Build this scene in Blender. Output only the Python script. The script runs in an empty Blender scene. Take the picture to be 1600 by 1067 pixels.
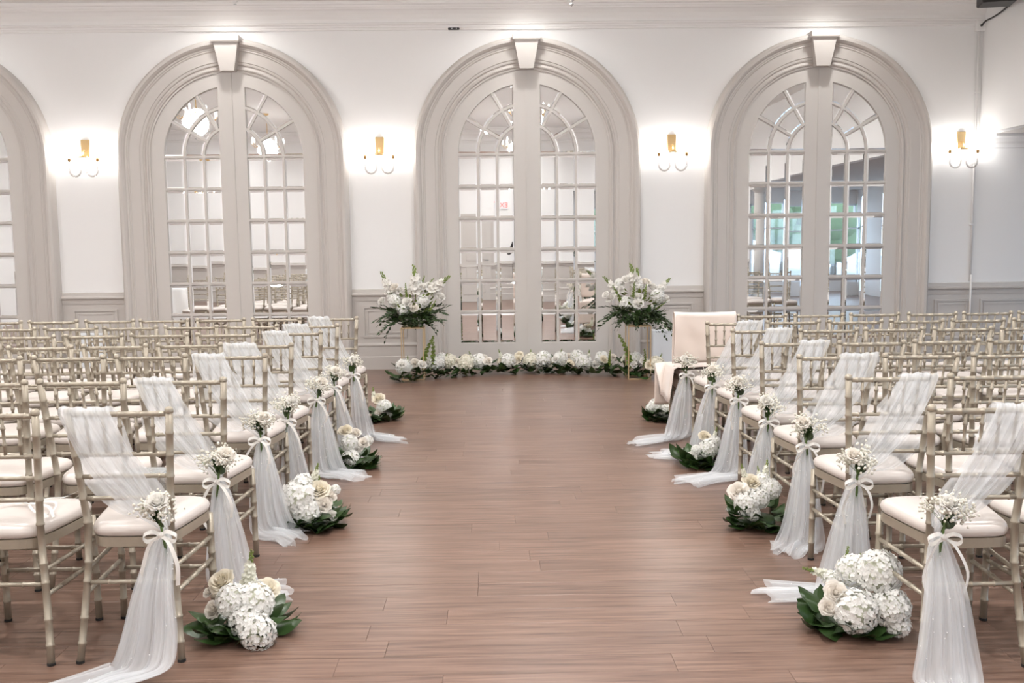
import bpy, math, random
from mathutils import Vector, Matrix
rnd = random.Random(7)
sc = bpy.context.scene
C = sc.collection
pi = math.pi

# ------------------------------------------------------------------ camera
FPX, PITCH, YAW, ROLL, CAM_H = 1523.9, 0.1052, 0.0139, 0.0109, 1.5038
D = 11.346                      # plane of the wall with the mirrored doors
_z = Vector((0, 0, 1))
_r = Vector((math.cos(YAW), -math.sin(YAW), 0)); _f = Vector((math.sin(YAW), math.cos(YAW), 0))
_w = math.cos(PITCH)*_f - math.sin(PITCH)*_z; _u = math.sin(PITCH)*_f + math.cos(PITCH)*_z
CR = math.cos(ROLL)*_r - math.sin(ROLL)*_u; CU = math.sin(ROLL)*_r + math.cos(ROLL)*_u; CW = _w
cam = bpy.data.cameras.new('camera'); camo = bpy.data.objects.new('camera', cam); C.objects.link(camo)
cam.sensor_width = 36; cam.lens = FPX/1600*36; cam.clip_start = .05; cam.clip_end = 200
camo.matrix_world = Matrix(((CR.x, CU.x, -CW.x, 0), (CR.y, CU.y, -CW.y, 0), (CR.z, CU.z, -CW.z, CAM_H), (0, 0, 0, 1)))
sc.camera = camo

def ray(u, v): return CR*((u-800)/FPX) - CU*((v-533.5)/FPX) + CW
def at_y(u, v, y):
    d = ray(u, v); return Vector((0, 0, CAM_H)) + d*(y/d.y)
def at_z(u, v, z=0.0):
    d = ray(u, v); return Vector((0, 0, CAM_H)) + d*((z-CAM_H)/d.z)

# ------------------------------------------------------------------ world, exposure
W = bpy.data.worlds.new('world'); sc.world = W; W.use_nodes = True
bg = W.node_tree.nodes['Background']; bg.inputs[0].default_value = (.62, .80, 1, 1); bg.inputs[1].default_value = 3.0
vs = sc.view_settings; vs.view_transform = 'Standard'; vs.look = 'None'; vs.gamma = 1; vs.use_curve_mapping = False
vs.exposure = 0.55
sc.cycles.max_bounces = 8; sc.cycles.diffuse_bounces = 4; sc.cycles.glossy_bounces = 4
sc.cycles.transparent_max_bounces = 16; sc.cycles.sample_clamp_indirect = 6
P_DOWN, P_CHAND, L_BULB = 24.0, 190.0, 190.0

# ------------------------------------------------------------------ materials
def mat(name, col, rough=.5, metal=0.0, spec=.5, bump=0.0, bscale=60, vary=0.0, vscale=6, coat=0.0, sheen=0.0, emit=None, estr=0):
    m = bpy.data.materials.new(name); m.use_nodes = True; nt = m.node_tree; b = nt.nodes['Principled BSDF']
    b.inputs['Base Color'].default_value = (*col, 1); b.inputs['Roughness'].default_value = rough
    b.inputs['Metallic'].default_value = metal; b.inputs['Specular IOR Level'].default_value = spec
    b.inputs['Coat Weight'].default_value = coat; b.inputs['Sheen Weight'].default_value = sheen
    if emit:
        b.inputs['Emission Color'].default_value = (*emit, 1); b.inputs['Emission Strength'].default_value = estr
    tc = nt.nodes.new('ShaderNodeTexCoord')
    if vary:
        n = nt.nodes.new('ShaderNodeTexNoise'); n.inputs['Scale'].default_value = vscale; n.inputs['Detail'].default_value = 4
        nt.links.new(tc.outputs['Object'], n.inputs['Vector'])
        r = nt.nodes.new('ShaderNodeMapRange'); r.inputs[3].default_value = 1-vary; r.inputs[4].default_value = 1+vary
        nt.links.new(n.outputs[0], r.inputs[0])
        oi = nt.nodes.new('ShaderNodeObjectInfo')
        r2 = nt.nodes.new('ShaderNodeMapRange'); r2.inputs[3].default_value = 1-vary*.6; r2.inputs[4].default_value = 1+vary*.6
        nt.links.new(oi.outputs['Random'], r2.inputs[0])
        mu = nt.nodes.new('ShaderNodeMath'); mu.operation = 'MULTIPLY'
        nt.links.new(r.outputs[0], mu.inputs[0]); nt.links.new(r2.outputs[0], mu.inputs[1])
        hs = nt.nodes.new('ShaderNodeHueSaturation'); hs.inputs['Color'].default_value = (*col, 1)
        nt.links.new(mu.outputs[0], hs.inputs['Value']); nt.links.new(hs.outputs[0], b.inputs['Base Color'])
    if bump:
        n = nt.nodes.new('ShaderNodeTexNoise'); n.inputs['Scale'].default_value = bscale; n.inputs['Detail'].default_value = 3
        nt.links.new(tc.outputs['Object'], n.inputs['Vector'])
        bp = nt.nodes.new('ShaderNodeBump'); bp.inputs['Strength'].default_value = bump; bp.inputs['Distance'].default_value = .01
        nt.links.new(n.outputs[0], bp.inputs['Height']); nt.links.new(bp.outputs[0], b.inputs['Normal'])
    return m

def petal_mat(name, col, trans=.25, rough=.6, vary=.05):
    m = mat(name, col, rough, spec=.2, vary=vary, vscale=14); nt = m.node_tree
    b = nt.nodes['Principled BSDF']; out = nt.nodes['Material Output']
    t = nt.nodes.new('ShaderNodeBsdfTranslucent'); t.inputs[0].default_value = (*col, 1)
    mx = nt.nodes.new('ShaderNodeMixShader'); mx.inputs[0].default_value = trans
    nt.links.new(b.outputs[0], mx.inputs[1]); nt.links.new(t.outputs[0], mx.inputs[2]); nt.links.new(mx.outputs[0], out.inputs[0])
    return m

def tulle_mat(name, col, alpha):
    m = bpy.data.materials.new(name); m.use_nodes = True; nt = m.node_tree
    for n in list(nt.nodes): nt.nodes.remove(n)
    out = nt.nodes.new('ShaderNodeOutputMaterial')
    d = nt.nodes.new('ShaderNodeBsdfDiffuse'); d.inputs[0].default_value = (*col, 1)
    t = nt.nodes.new('ShaderNodeBsdfTranslucent'); t.inputs[0].default_value = (*col, 1)
    a = nt.nodes.new('ShaderNodeMixShader'); a.inputs[0].default_value = .45
    nt.links.new(d.outputs[0], a.inputs[1]); nt.links.new(t.outputs[0], a.inputs[2])
    tr = nt.nodes.new('ShaderNodeBsdfTransparent')
    uv = nt.nodes.new('ShaderNodeUVMap'); mp = nt.nodes.new('ShaderNodeMapping'); mp.inputs['Scale'].default_value = (9, 1.3, 1)
    nt.links.new(uv.outputs[0], mp.inputs[0])
    n = nt.nodes.new('ShaderNodeTexNoise'); n.inputs['Scale'].default_value = 1.6; n.inputs['Detail'].default_value = 5
    nt.links.new(mp.outputs[0], n.inputs['Vector'])
    r = nt.nodes.new('ShaderNodeMapRange'); r.inputs[1].default_value = .3; r.inputs[2].default_value = .72
    r.inputs[3].default_value = alpha-.12; r.inputs[4].default_value = alpha+.14
    nt.links.new(n.outputs[0], r.inputs[0])
    mx = nt.nodes.new('ShaderNodeMixShader'); nt.links.new(r.outputs[0], mx.inputs[0])
    nt.links.new(tr.outputs[0], mx.inputs[1]); nt.links.new(a.outputs[0], mx.inputs[2]); nt.links.new(mx.outputs[0], out.inputs[0])
    return m

def glass_mat(name, tint=(1, 1, 1), gloss=.12):
    m = bpy.data.materials.new(name); m.use_nodes = True; nt = m.node_tree
    for n in list(nt.nodes): nt.nodes.remove(n)
    out = nt.nodes.new('ShaderNodeOutputMaterial'); tr = nt.nodes.new('ShaderNodeBsdfTransparent'); tr.inputs[0].default_value = (*tint, 1)
    g = nt.nodes.new('ShaderNodeBsdfGlossy'); g.inputs['Roughness'].default_value = .03
    mx = nt.nodes.new('ShaderNodeMixShader'); mx.inputs[0].default_value = gloss
    nt.links.new(tr.outputs[0], mx.inputs[1]); nt.links.new(g.outputs[0], mx.inputs[2]); nt.links.new(mx.outputs[0], out.inputs[0])
    return m

def wood_floor_mat():
    m = bpy.data.materials.new('oak_plank'); m.use_nodes = True; nt = m.node_tree; L = nt.links.new
    b = nt.nodes['Principled BSDF']
    ge = nt.nodes.new('ShaderNodeNewGeometry'); oi = nt.nodes.new('ShaderNodeObjectInfo')
    ad = nt.nodes.new('ShaderNodeMath'); ad.operation = 'ADD'; L(oi.outputs['Random'], ad.inputs[0]); L(ge.outputs['Random Per Island'], ad.inputs[1])
    fr = nt.nodes.new('ShaderNodeMath'); fr.operation = 'FRACT'; L(ad.outputs[0], fr.inputs[0])
    cx = nt.nodes.new('ShaderNodeCombineXYZ'); s1 = nt.nodes.new('ShaderNodeMath'); s1.operation = 'MULTIPLY'; s1.inputs[1].default_value = 37
    L(fr.outputs[0], s1.inputs[0]); L(s1.outputs[0], cx.inputs[0]); L(s1.outputs[0], cx.inputs[2])
    va = nt.nodes.new('ShaderNodeVectorMath'); va.operation = 'ADD'; L(ge.outputs['Position'], va.inputs[0]); L(cx.outputs[0], va.inputs[1])
    mp = nt.nodes.new('ShaderNodeMapping'); mp.inputs['Scale'].default_value = (1.1, 22, 1); L(va.outputs[0], mp.inputs[0])
    n = nt.nodes.new('ShaderNodeTexNoise'); n.inputs['Scale'].default_value = 2.2; n.inputs['Detail'].default_value = 7; n.inputs['Roughness'].default_value = .62
    n.inputs['Distortion'].default_value = .5; L(mp.outputs[0], n.inputs['Vector'])
    cr = nt.nodes.new('ShaderNodeValToRGB'); e = cr.color_ramp.elements
    e[0].position = .30; e[0].color = (.105, .055, .037, 1); e[1].position = .70; e[1].color = (.290, .178, .132, 1)
    k = e.new(.5); k.color = (.205, .120, .086, 1)
    L(n.outputs[0], cr.inputs[0])
    r = nt.nodes.new('ShaderNodeMapRange'); r.inputs[3].default_value = .87; r.inputs[4].default_value = 1.01; L(fr.outputs[0], r.inputs[0])
    hs = nt.nodes.new('ShaderNodeHueSaturation'); L(r.outputs[0], hs.inputs['Value']); L(cr.outputs[0], hs.inputs['Color'])
    hs.inputs['Saturation'].default_value = .95
    L(hs.outputs[0], b.inputs['Base Color'])
    b.inputs['Roughness'].default_value = .29; b.inputs['Specular IOR Level'].default_value = .5
    bp = nt.nodes.new('ShaderNodeBump'); bp.inputs['Strength'].default_value = .12; bp.inputs['Distance'].default_value = .002
    L(n.outputs[0], bp.inputs['Height']); L(bp.outputs[0], b.inputs['Normal'])
    return m

M = dict(
    wall=mat('white_wall_paint', (.885, .883, .88), .65, bump=.02, bscale=180),
    ceil=mat('ceiling_paint', (.86, .85, .84), .7, bump=.03, bscale=120),
    acoustic=mat('textured_ceiling', (.62, .59, .57), .85, bump=.5, bscale=160),
    trim=mat('greige_trim_paint', (.575, .54, .51), .42, bump=.01, bscale=90),
    leaf_paint=mat('greige_door_paint', (.61, .58, .55), .4),
    mirror=mat('mirror', (.93, .94, .945), .015, metal=1),
    floor=wood_floor_mat(),
    sub=mat('dark_subfloor', (.10, .06, .045), .8),
    chair=mat('champagne_lacquer', (.415, .368, .295), .36, metal=.40, spec=.5, vary=.06, vscale=30),
    ring=mat('champagne_ring', (.68, .62, .52), .26, metal=.6),
    vinyl=mat('pearl_vinyl', (.69, .63, .59), .30, spec=.55, bump=.03, bscale=25, vary=.03),
    rubber=mat('black_rubber', (.02, .02, .02), .6),
    tulle=tulle_mat('white_tulle', (.93, .955, .98), .50),
    pearl=mat('pearl_bead', (.93, .93, .92), .2, spec=.8),
    ribbon=mat('ivory_satin_ribbon', (.86, .84, .80), .38, sheen=.3, vary=.03),
    hyd=petal_mat('hydrangea_petal', (.93, .925, .90), .22, vary=.05),
    hyd_cream=petal_mat('cream_hydrangea_petal', (.90, .87, .76), .22),
    hyd_core=mat('hydrangea_core', (.74, .76, .62), .7),
    rose=petal_mat('ivory_rose_petal', (.93, .885, .82), .25, vary=.05),
    rose_cream=petal_mat('cream_rose_petal', (.91, .85, .72), .25, vary=.06),
    rose_white=petal_mat('white_rose_petal', (.94, .92, .88), .25),
    breath=petal_mat('babys_breath_bud', (.92, .90, .82), .2),
    stock=petal_mat('stock_floret', (.93, .93, .84), .3),
    leaf=mat('salal_leaf', (.036, .075, .020), .33, vary=.35, vscale=10),
    leaf2=mat('ruscus_leaf', (.034, .062, .022), .4, vary=.35, vscale=10),
    lime=mat('lime_bells', (.20, .27, .06), .5, vary=.25, vscale=12),
    stem=mat('green_stem', (.12, .20, .06), .5, vary=.2),
    gold=mat('brushed_gold', (.78, .56, .29), .28, metal=1),
    gold_pale=mat('pale_gold_wire', (.82, .66, .42), .3, metal=.85),
    pink=mat('blush_satin', (.80, .69, .62), .45, sheen=.4, vary=.03, vscale=5),
    white_pl=mat('white_laminate', (.82, .86, .90), .45),
    black=mat('black_plastic', (.015, .015, .016), .45),
    cable=mat('black_cable', (.03, .027, .025), .5),
    conduit=mat('white_conduit', (.90, .89, .88), .4),
    cup=mat('aged_gold', (.34, .19, .06), .4, metal=.3), arm_glass=glass_mat('tinted_arm_glass', (.80, .79, .78), .2),
    glass=glass_mat('clear_glass'), acrylic=glass_mat('clear_acrylic', (.95, .97, .97), .16),
    silver=mat('silver_foil', (.72, .76, .77), .22, metal=.9, bump=.4, bscale=50),
    crystal=mat('crystal', (.93, .95, .97), .05, metal=.6),
    bulb=mat('lit_bulb', (1, 1, 1), .5, emit=(1, .97, .93), estr=L_BULB),
    down=mat('lit_downlight', (1, 1, 1), .5, emit=(1, .93, .84), estr=30),
    globe=mat('frosted_lit_globe', (1, 1, 1), .5, emit=(1, .97, .92), estr=4),
    cloth=mat('white_tablecloth', (.82, .82, .81), .7),
    exit_red=mat('exit_letters', (.8, .05, .04), .4, emit=(1, .06, .04), estr=1.6),
    skin=mat('skin', (.60, .38, .28), .5), dark_cloth=mat('black_clothing', (.012, .012, .014), .8), hair=mat('dark_hair', (.03, .02, .015), .5),
    bark=mat('bark', (.10, .07, .05), .9), crown=mat('tree_foliage', (.15, .22, .11), .7, vary=.4, vscale=8, bump=1, bscale=8),
    grass=mat('pale_paving', (.42, .43, .42), .9, vary=.1),
    column=mat('column_paint', (.76, .75, .73), .5),
)

# ------------------------------------------------------------------ mesh helpers
class MB:
    def __init__(s): s.v = []; s.f = []; s.marks = []; s.uvs = []
    def mat(s, i): s.marks.append((len(s.f), i))
    def add(s, vs_, fs):
        o = len(s.v); s.v += [tuple(p) for p in vs_]; s.f += [tuple(i+o for i in f) for f in fs]
    def box(s, a, b):
        x0, y0, z0 = a; x1, y1, z1 = b
        s.add([(x0, y0, z0), (x1, y0, z0), (x1, y1, z0), (x0, y1, z0), (x0, y0, z1), (x1, y0, z1), (x1, y1, z1), (x0, y1, z1)],
              [(0, 3, 2, 1), (4, 5, 6, 7), (0, 1, 5, 4), (1, 2, 6, 5), (2, 3, 7, 6), (3, 0, 4, 7)])
    def cbox(s, a, b, c):            # chamfered box
        x0, y0, z0 = a; x1, y1, z1 = b
        def rect(x0, y0, x1, y1, z, k): return [(x0+k, y0, z), (x1-k, y0, z), (x1, y0+k, z), (x1, y1-k, z), (x1-k, y1, z), (x0+k, y1, z), (x0, y1-k, z), (x0, y0+k, z)]
        rings = [rect(x0+c, y0+c, x1-c, y1-c, z0, c*.4), rect(x0, y0, x1, y1, z0+c, c), rect(x0, y0, x1, y1, z1-c, c), rect(x0+c, y0+c, x1-c, y1-c, z1, c*.4)]
        s.loft(rings, True, True)
    def loft(s, rings, cap0=False, cap1=False, closed=True):
        n = len(rings[0]); vs_ = [p for r in rings for p in r]; fs = []
        for i in range(len(rings)-1):
            for j in range(n if closed else n-1):
                k = (j+1) % n; fs.append((i*n+j, i*n+k, (i+1)*n+k, (i+1)*n+j))
        if cap0: fs.append(tuple(range(n-1, -1, -1)))
        if cap1: fs.append(tuple((len(rings)-1)*n+j for j in range(n)))
        s.add(vs_, fs)
    def tube(s, pts, radii, n=8, caps=True):
        pts = [Vector(p) for p in pts]
        if not hasattr(radii, '__len__'): radii = [radii]*len(pts)
        rings = []; ref = None
        for i, p in enumerate(pts):
            t = (pts[min(i+1, len(pts)-1)]-pts[max(i-1, 0)])
            t = t.normalized() if t.length > 1e-9 else Vector((0, 0, 1))
            if ref is None: ref = Vector((1, 0, 0)) if abs(t.x) < .8 else Vector((0, 1, 0))
            a = (ref-t*ref.dot(t)).normalized(); ref = a; b = t.cross(a)
            rings.append([p+(a*math.cos(2*pi*j/n)+b*math.sin(2*pi*j/n))*radii[i] for j in range(n)])
        s.loft(rings, caps, caps)
    def lathe(s, prof, n=16, c=(0, 0, 0), cap=True):
        rings = [[(c[0]+r*math.cos(2*pi*j/n), c[1]+r*math.sin(2*pi*j/n), c[2]+z) for j in range(n)] for r, z in prof]
        s.loft(rings, cap, cap)
    def prism(s, poly, y0, y1):      # polygon in x,z extruded along y
        n = len(poly); vs_ = [(x, y0, z) for x, z in poly]+[(x, y1, z) for x, z in poly]
        s.add(vs_, [tuple(range(n)), tuple(range(2*n-1, n-1, -1))]+[(i, i+n, (i+1) % n+n, (i+1) % n) for i in range(n)])
    def strip(s, a, b, y0, y1):      # band between two x,z polylines extruded along y
        n = len(a); vs_ = [(x, y0, z) for x, z in a]+[(x, y0, z) for x, z in b]+[(x, y1, z) for x, z in a]+[(x, y1, z) for x, z in b]
        fs = []
        for i in range(n-1):
            fs += [(i, i+1, n+i+1, n+i), (2*n+i, 3*n+i, 3*n+i+1, 2*n+i+1), (i, 2*n+i, 2*n+i+1, i+1), (n+i, n+i+1, 3*n+i+1, 3*n+i)]
        fs += [(0, n, 3*n, 2*n), (n-1, 3*n-1, 4*n-1, 2*n-1)]
        s.add(vs_, fs)
    def sphere(s, c, r, n=8, m=6, sq=(1, 1, 1)):
        c = Vector(c); rings = []
        for i in range(1, m):
            a = pi*i/m; rings.append([c+Vector((r*sq[0]*math.sin(a)*math.cos(2*pi*j/n), r*sq[1]*math.sin(a)*math.sin(2*pi*j/n), -r*sq[2]*math.cos(a))) for j in range(n)])
        o = len(s.v); s.loft(rings)
        lo = len(s.v); s.v += [tuple(c-Vector((0, 0, r*sq[2]))), tuple(c+Vector((0, 0, r*sq[2])))]
        for j in range(n):
            k = (j+1) % n; s.f.append((o+k, o+j, lo)); s.f.append((o+(m-2)*n+j, o+(m-2)*n+k, lo+1))
    def octa(s, c, r):
        x, y, z = c
        s.add([(x+r, y, z), (x-r, y, z), (x, y+r, z), (x, y-r, z), (x, y, z+r), (x, y, z-r)],
              [(0, 2, 4), (2, 1, 4), (1, 3, 4), (3, 0, 4), (2, 0, 5), (1, 2, 5), (3, 1, 5), (0, 3, 5)])
    def grid(s, P, uv=False):
        a, b = len(P), len(P[0])
        if uv: s.uvs += [(j/(b-1), i/(a-1)) for i in range(a) for j in range(b)]
        s.add([p for r in P for p in r], [(i*b+j, i*b+j+1, (i+1)*b+j+1, (i+1)*b+j) for i in range(a-1) for j in range(b-1)])
    def mesh(s, name, m, smooth=False):
        me = bpy.data.meshes.new(name); me.from_pydata(s.v, [], s.f)
        for x in (m if isinstance(m, (list, tuple)) else [m]): me.materials.append(x)
        if s.marks:
            idx = [0]*len(s.f); mk = s.marks+[(len(s.f), 0)]
            for (a, i), (e, _) in zip(mk, mk[1:]): idx[a:e] = [i]*(e-a)
            me.polygons.foreach_set('material_index', idx)
        if s.uvs:
            uv = me.uv_layers.new(name='UVMap')
            for li, lp in enumerate(me.loops): uv.data[li].uv = s.uvs[lp.vertex_index] if lp.vertex_index < len(s.uvs) else (0, 0)
        if smooth: me.polygons.foreach_set('use_smooth', [True]*len(me.polygons))
        me.update(); return me
    def build(s, name, m, parent=None, smooth=False): return link(name, s.mesh(name, m, smooth), parent)

def link(name, data, parent=None, loc=None, rot=None, scale=None, mw=None):
    o = bpy.data.objects.new(name, data); C.objects.link(o)
    if parent is not None: o.parent = parent
    if mw is not None: o.matrix_basis = mw
    if loc is not None: o.location = loc
    if rot is not None: o.rotation_euler = rot
    if scale is not None: o.scale = scale if hasattr(scale, '__len__') else (scale,)*3
    return o
def tag(o, label=None, cat=None, group=None, kind=None):
    for k, v in (('label', label), ('category', cat), ('group', group), ('kind', kind)):
        if v: o[k] = v
    return o
def thing(name, label, cat, loc=(0, 0, 0), rz=0, group=None, kind=None):
    o = bpy.data.objects.new(name, None); C.objects.link(o); o.location = loc; o.rotation_euler = (0, 0, rz); o.empty_display_size = .1
    return tag(o, label, cat, group, kind)
def struct(name, mb, m, label, cat, smooth=False): return tag(mb.build(name, m, None, smooth), label, cat, None, 'structure')
def copy_tree(o, parent=None):
    c = o.copy(); C.objects.link(c); c.parent = parent
    for ch in o.children: copy_tree(ch, c)
    return c
def orient(d, roll=0.0):             # rotation taking +z to d
    return Vector(d).normalized().to_track_quat('Z', 'Y').to_matrix().to_4x4() @ Matrix.Rotation(roll, 4, 'Z')
def smoothpath(keys, n):             # Catmull-Rom through tuples of equal length
    out = []; m = len(keys)-1
    for i in range(n):
        t = i/(n-1)*m; k = min(int(t), m-1); t -= k
        p = [keys[max(k-1, 0)], keys[k], keys[k+1], keys[min(k+2, m)]]
        out.append([.5*((2*b)+(c-a)*t+(2*a-5*b+4*c-d)*t*t+(-a+3*b-3*c+d)*t**3) for a, b, c, d in zip(*p)])
    return out

# ------------------------------------------------------------------ room shell
XW, XE, XB, YS, ZC, ZL = -9.0, 9.0, 5.57, -1.6, 4.14, 2.64   # west, east, bulkhead, south, high and low ceilings
CX, SP = .352, 3.342                                          # first arch centre and spacing
fl = MB(); fl.box((XW-.2, YS-.2, -.2), (XE+.2, D+.2, -.010))
floor = struct('floor', fl, M['sub'], 'warm brown wood plank floor running the width of the ballroom', 'floor')
# planks: 0.15 x 1.2 m boards laid crosswise; the ones in view singly, the rest as one part
PW, PL, PT = .15, 1.2, .010
pm = MB(); pm.cbox((-PL/2+.0004, -PW/2+.0003, -PT), (PL/2-.0004, PW/2-.0003, 0), .0008); plank_me = pm.mesh('plank', M['floor'])
pr = random.Random(3); cand = []; rest = MB()
row = 0; y = D-PW/2
while y > YS+PW/2:
    off = pr.uniform(0, PL); x = XW-off
    while x < XE:
        xa, xb = max(x, XW), min(x+PL, XE)
        if xb-xa > .05:
            xc = (xa+xb)/2; full = xb-xa > PL-.01
            lim = .54*y+.3
            vis = full and y > 2.85 and abs(xc-.02*y) < lim+.3
            if vis: cand.append((y, xc))
            else: rest.box((xa+.0008, y-PW/2+.0008, -PT), (xb-.0008, y+PW/2-.0008, 0))
        x += PL
    y -= PW
cand.sort(); 
for yy, xc in cand[:300]: link('plank', plank_me, floor, (xc, yy, 0))
for yy, xc in cand[300:]: rest.box((xc-PL/2+.0008, yy-PW/2+.0008, -PT), (xc+PL/2-.0008, yy+PW/2-.0008, 0))
tag(rest.build('plank_field', M['floor'], floor), kind='stuff')

b = MB(); b.box((XW-.2, D, 0), (XE+.2, D+.2, ZC)); struct('wall_north', b, M['wall'], 'white painted wall carrying the arched mirrored doors', 'wall')
b = MB(); b.box((XW-.2, YS-.2, 0), (XB+.15, YS, ZC)); struct('wall_south', b, M['wall'], 'white wall facing the arched mirrored doors', 'wall')
b = MB(); b.box((XW-.2, YS, 0), (XW, D, ZC)); struct('wall_west', b, M['wall'], 'long white side wall of the ballroom', 'wall')
b = MB(); b.box((XB, YS, ZL), (XB+.15, D, ZC)); struct('wall_bulkhead', b, M['wall'], 'white bulkhead dropping from the high ceiling beside the conduit', 'wall')
b = MB(); b.box((XW-.2, YS-.2, ZC), (XB+.15, D+.2, ZC+.2)); struct('ceiling', b, M['ceil'], 'pale high ceiling above the crown moulding', 'ceiling')
b = MB(); b.box((XB+.15, YS-.2, ZL), (XE+.2, D, ZL+.2)); struct('ceiling_low', b, M['acoustic'], 'textured low ceiling past the bulkhead', 'ceiling')
# low glazed side of the room (seen in the mirrors)
def window(n, axis, a0, a1, z0, z1, pos, cols):
    w = thing(f'window_{n}', 'tall glazed window of the low side of the room', 'window', kind='structure')
    fr = MB(); t = .04
    def bx(p0, p1, q0, q1, d=.05):
        if axis == 'x': fr.box((p0, pos-d, q0), (p1, pos+d, q1))
        else: fr.box((pos-d, p0, q0), (pos+d, p1, q1))
    bx(a0, a1, z0, z0+t*2); bx(a0, a1, z1-t, z1)
    for i in range(cols+1):
        p = a0+(a1-a0-t)*i/cols; bx(p, p+t, z0, z1)
    bx(a0, a1, (z0+z1)*.62, (z0+z1)*.62+.03)
    fr.build('window_frame', M['white_pl'], w)
    for i in range(cols):
        p0 = a0+(a1-a0-t)*i/cols+t; p1 = a0+(a1-a0-t)*(i+1)/cols; g = MB()
        if axis == 'x': g.box((p0, pos-.004, z0+.08), (p1, pos+.004, z1-t))
        else: g.box((pos-.004, p0, z0+.08), (pos+.004, p1, z1-t))
        g.build('pane', M['glass'], w)
b = MB(); b.box((XB+.15, YS-.2, 0), (XE+.2, YS, .35)); b.box((XB+.15, YS-.2, 2.3), (XE+.2, YS, ZL)); b.box((XB+.15, YS-.2, .35), (6.3, YS, 2.3))
struct('wall_southeast', b, M['wall'], 'low wall under the garden windows', 'wall')
window(1, 'x', 6.3, XE, .35, 2.3, YS-.1, 3)
b = MB(); b.box((XE, YS, 0), (XE+.2, D, .35)); b.box((XE, YS, 2.3), (XE+.2, D, ZL)); b.box((XE, 9.0, .35), (XE+.2, D, 2.3)); b.box((XE, YS, .35), (XE+.2, 0, 2.3))
struct('wall_east', b, M['wall'], 'outer side wall with an added band of windows', 'wall')
window(2, 'y', 0, 9.0, .35, 2.3, XE+.1, 6)  # unseen window band, added to let daylight in across the room
gr = MB(); gr.box((-30, -40, -.35), (60, YS-.2, -.25)); struct('ground_garden', gr, M['grass'], 'pale paved terrace outside the garden windows', 'ground')
gr = MB(); gr.box((XE+.2, YS-.2, -.35), (60, 40, -.25)); struct('ground_side', gr, M['grass'], 'pale paved terrace beside the band of windows', 'ground')
for k, (x, y, r) in enumerate(((11.5, -17, 1.5), (15, -21, 1.9))):
    t = thing('garden_tree', ['small round green tree on the terrace outside the garden windows', 'larger round green tree further out on the terrace'][k], 'tree', (x, y, -.25), group='garden trees')
    q = MB(); q.tube([(0, 0, 0), (.05, 0, 1.3), (0, .05, 2.2)], [.16, .12, .08]); q.build('trunk', M['bark'], t, True)
    q = MB()
    for i in range(26):
        d = Vector((rnd.gauss(0, 1), rnd.gauss(0, 1), rnd.gauss(0, .8))).normalized()*r*.62
        q.sphere((d.x, d.y, 2.4+d.z*.8), r*rnd.uniform(.3, .5), 8, 6)
    q.build('foliage', M['crown'], t, True)
for k, yy in enumerate((1.2, 5.0, 8.8)):
    cl = thing('column', ['round white column under the bulkhead, next to the window wall', 'round white column under the bulkhead, halfway along', 'round white column under the bulkhead, by the mirrored doors'][k], 'column', (XB+.22, yy, 0), group='columns under the bulkhead', kind='structure')
    q = MB(); q.lathe([(.14, .25), (.145, 1.2), (.125, 2.4), (.13, 2.45)], 24); q.build('shaft', M['column'], cl, True)
    q = MB(); q.box((-.19, -.19, 0), (.19, .19, .12)); q.lathe([(.18, .12), (.18, .18), (.15, .25)], 24); q.build('base', M['column'], cl)
    q = MB(); q.lathe([(.13, 2.45), (.17, 2.52)], 24); q.box((-.19, -.19, 2.52), (.19, .19, ZL-.001)); q.build('capital', M['column'], cl)

# crown moulding along the north wall, profile in (depth, z)
def extrude_x(name, prof, x0, x1, m, label, cat, ybase=D, sgn=-1):
    q = MB(); q.loft([[(x, ybase+sgn*d, z) for d, z in prof] for x in (x0, x1)], True, True)
    return struct(name, q, m, label, cat)
crown = [(0, 3.855), (.030, 3.855), (.034, 3.875), (.022, 3.885), (.022, 3.905), (.045, 3.912), (.05, 3.925), (.036, 3.935), (.036, 3.975), (.06, 4.02), (.10, 4.05), (.135, 4.062), (.14, 4.078), (.155, 4.082), (.165, 4.10), (.19, 4.105), (.20, 4.12), (.20, ZC-.001), (0, ZC-.001)]
extrude_x('trim_1', crown, XW, XB, M['ceil'], 'stepped crown moulding along the top of the white wall', 'moulding')
crown2 = [(0, ZL-.16), (.02, ZL-.155), (.025, ZL-.11), (.05, ZL-.09), (.06, ZL-.05), (.09, ZL-.03), (.09, ZL-.001), (0, ZL-.001)]
extrude_x('trim_2', crown2, XB+.15, XE, M['wall'], 'small crown moulding under the low textured ceiling', 'moulding')
q = MB(); q.loft([[(x, YS+d, z) for d, z in crown] for x in (XW, XB)], True, True); struct('trim_3', q, M['ceil'], 'crown moulding on the wall facing the doors', 'moulding')
# ceiling border band close to the wall
q = MB(); q.box((XW, 10.55, ZC-.012), (XB, 10.62, ZC-.001)); struct('trim_4', q, M['ceil'], 'thin flat ceiling band parallel to the crown moulding', 'moulding')

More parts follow.
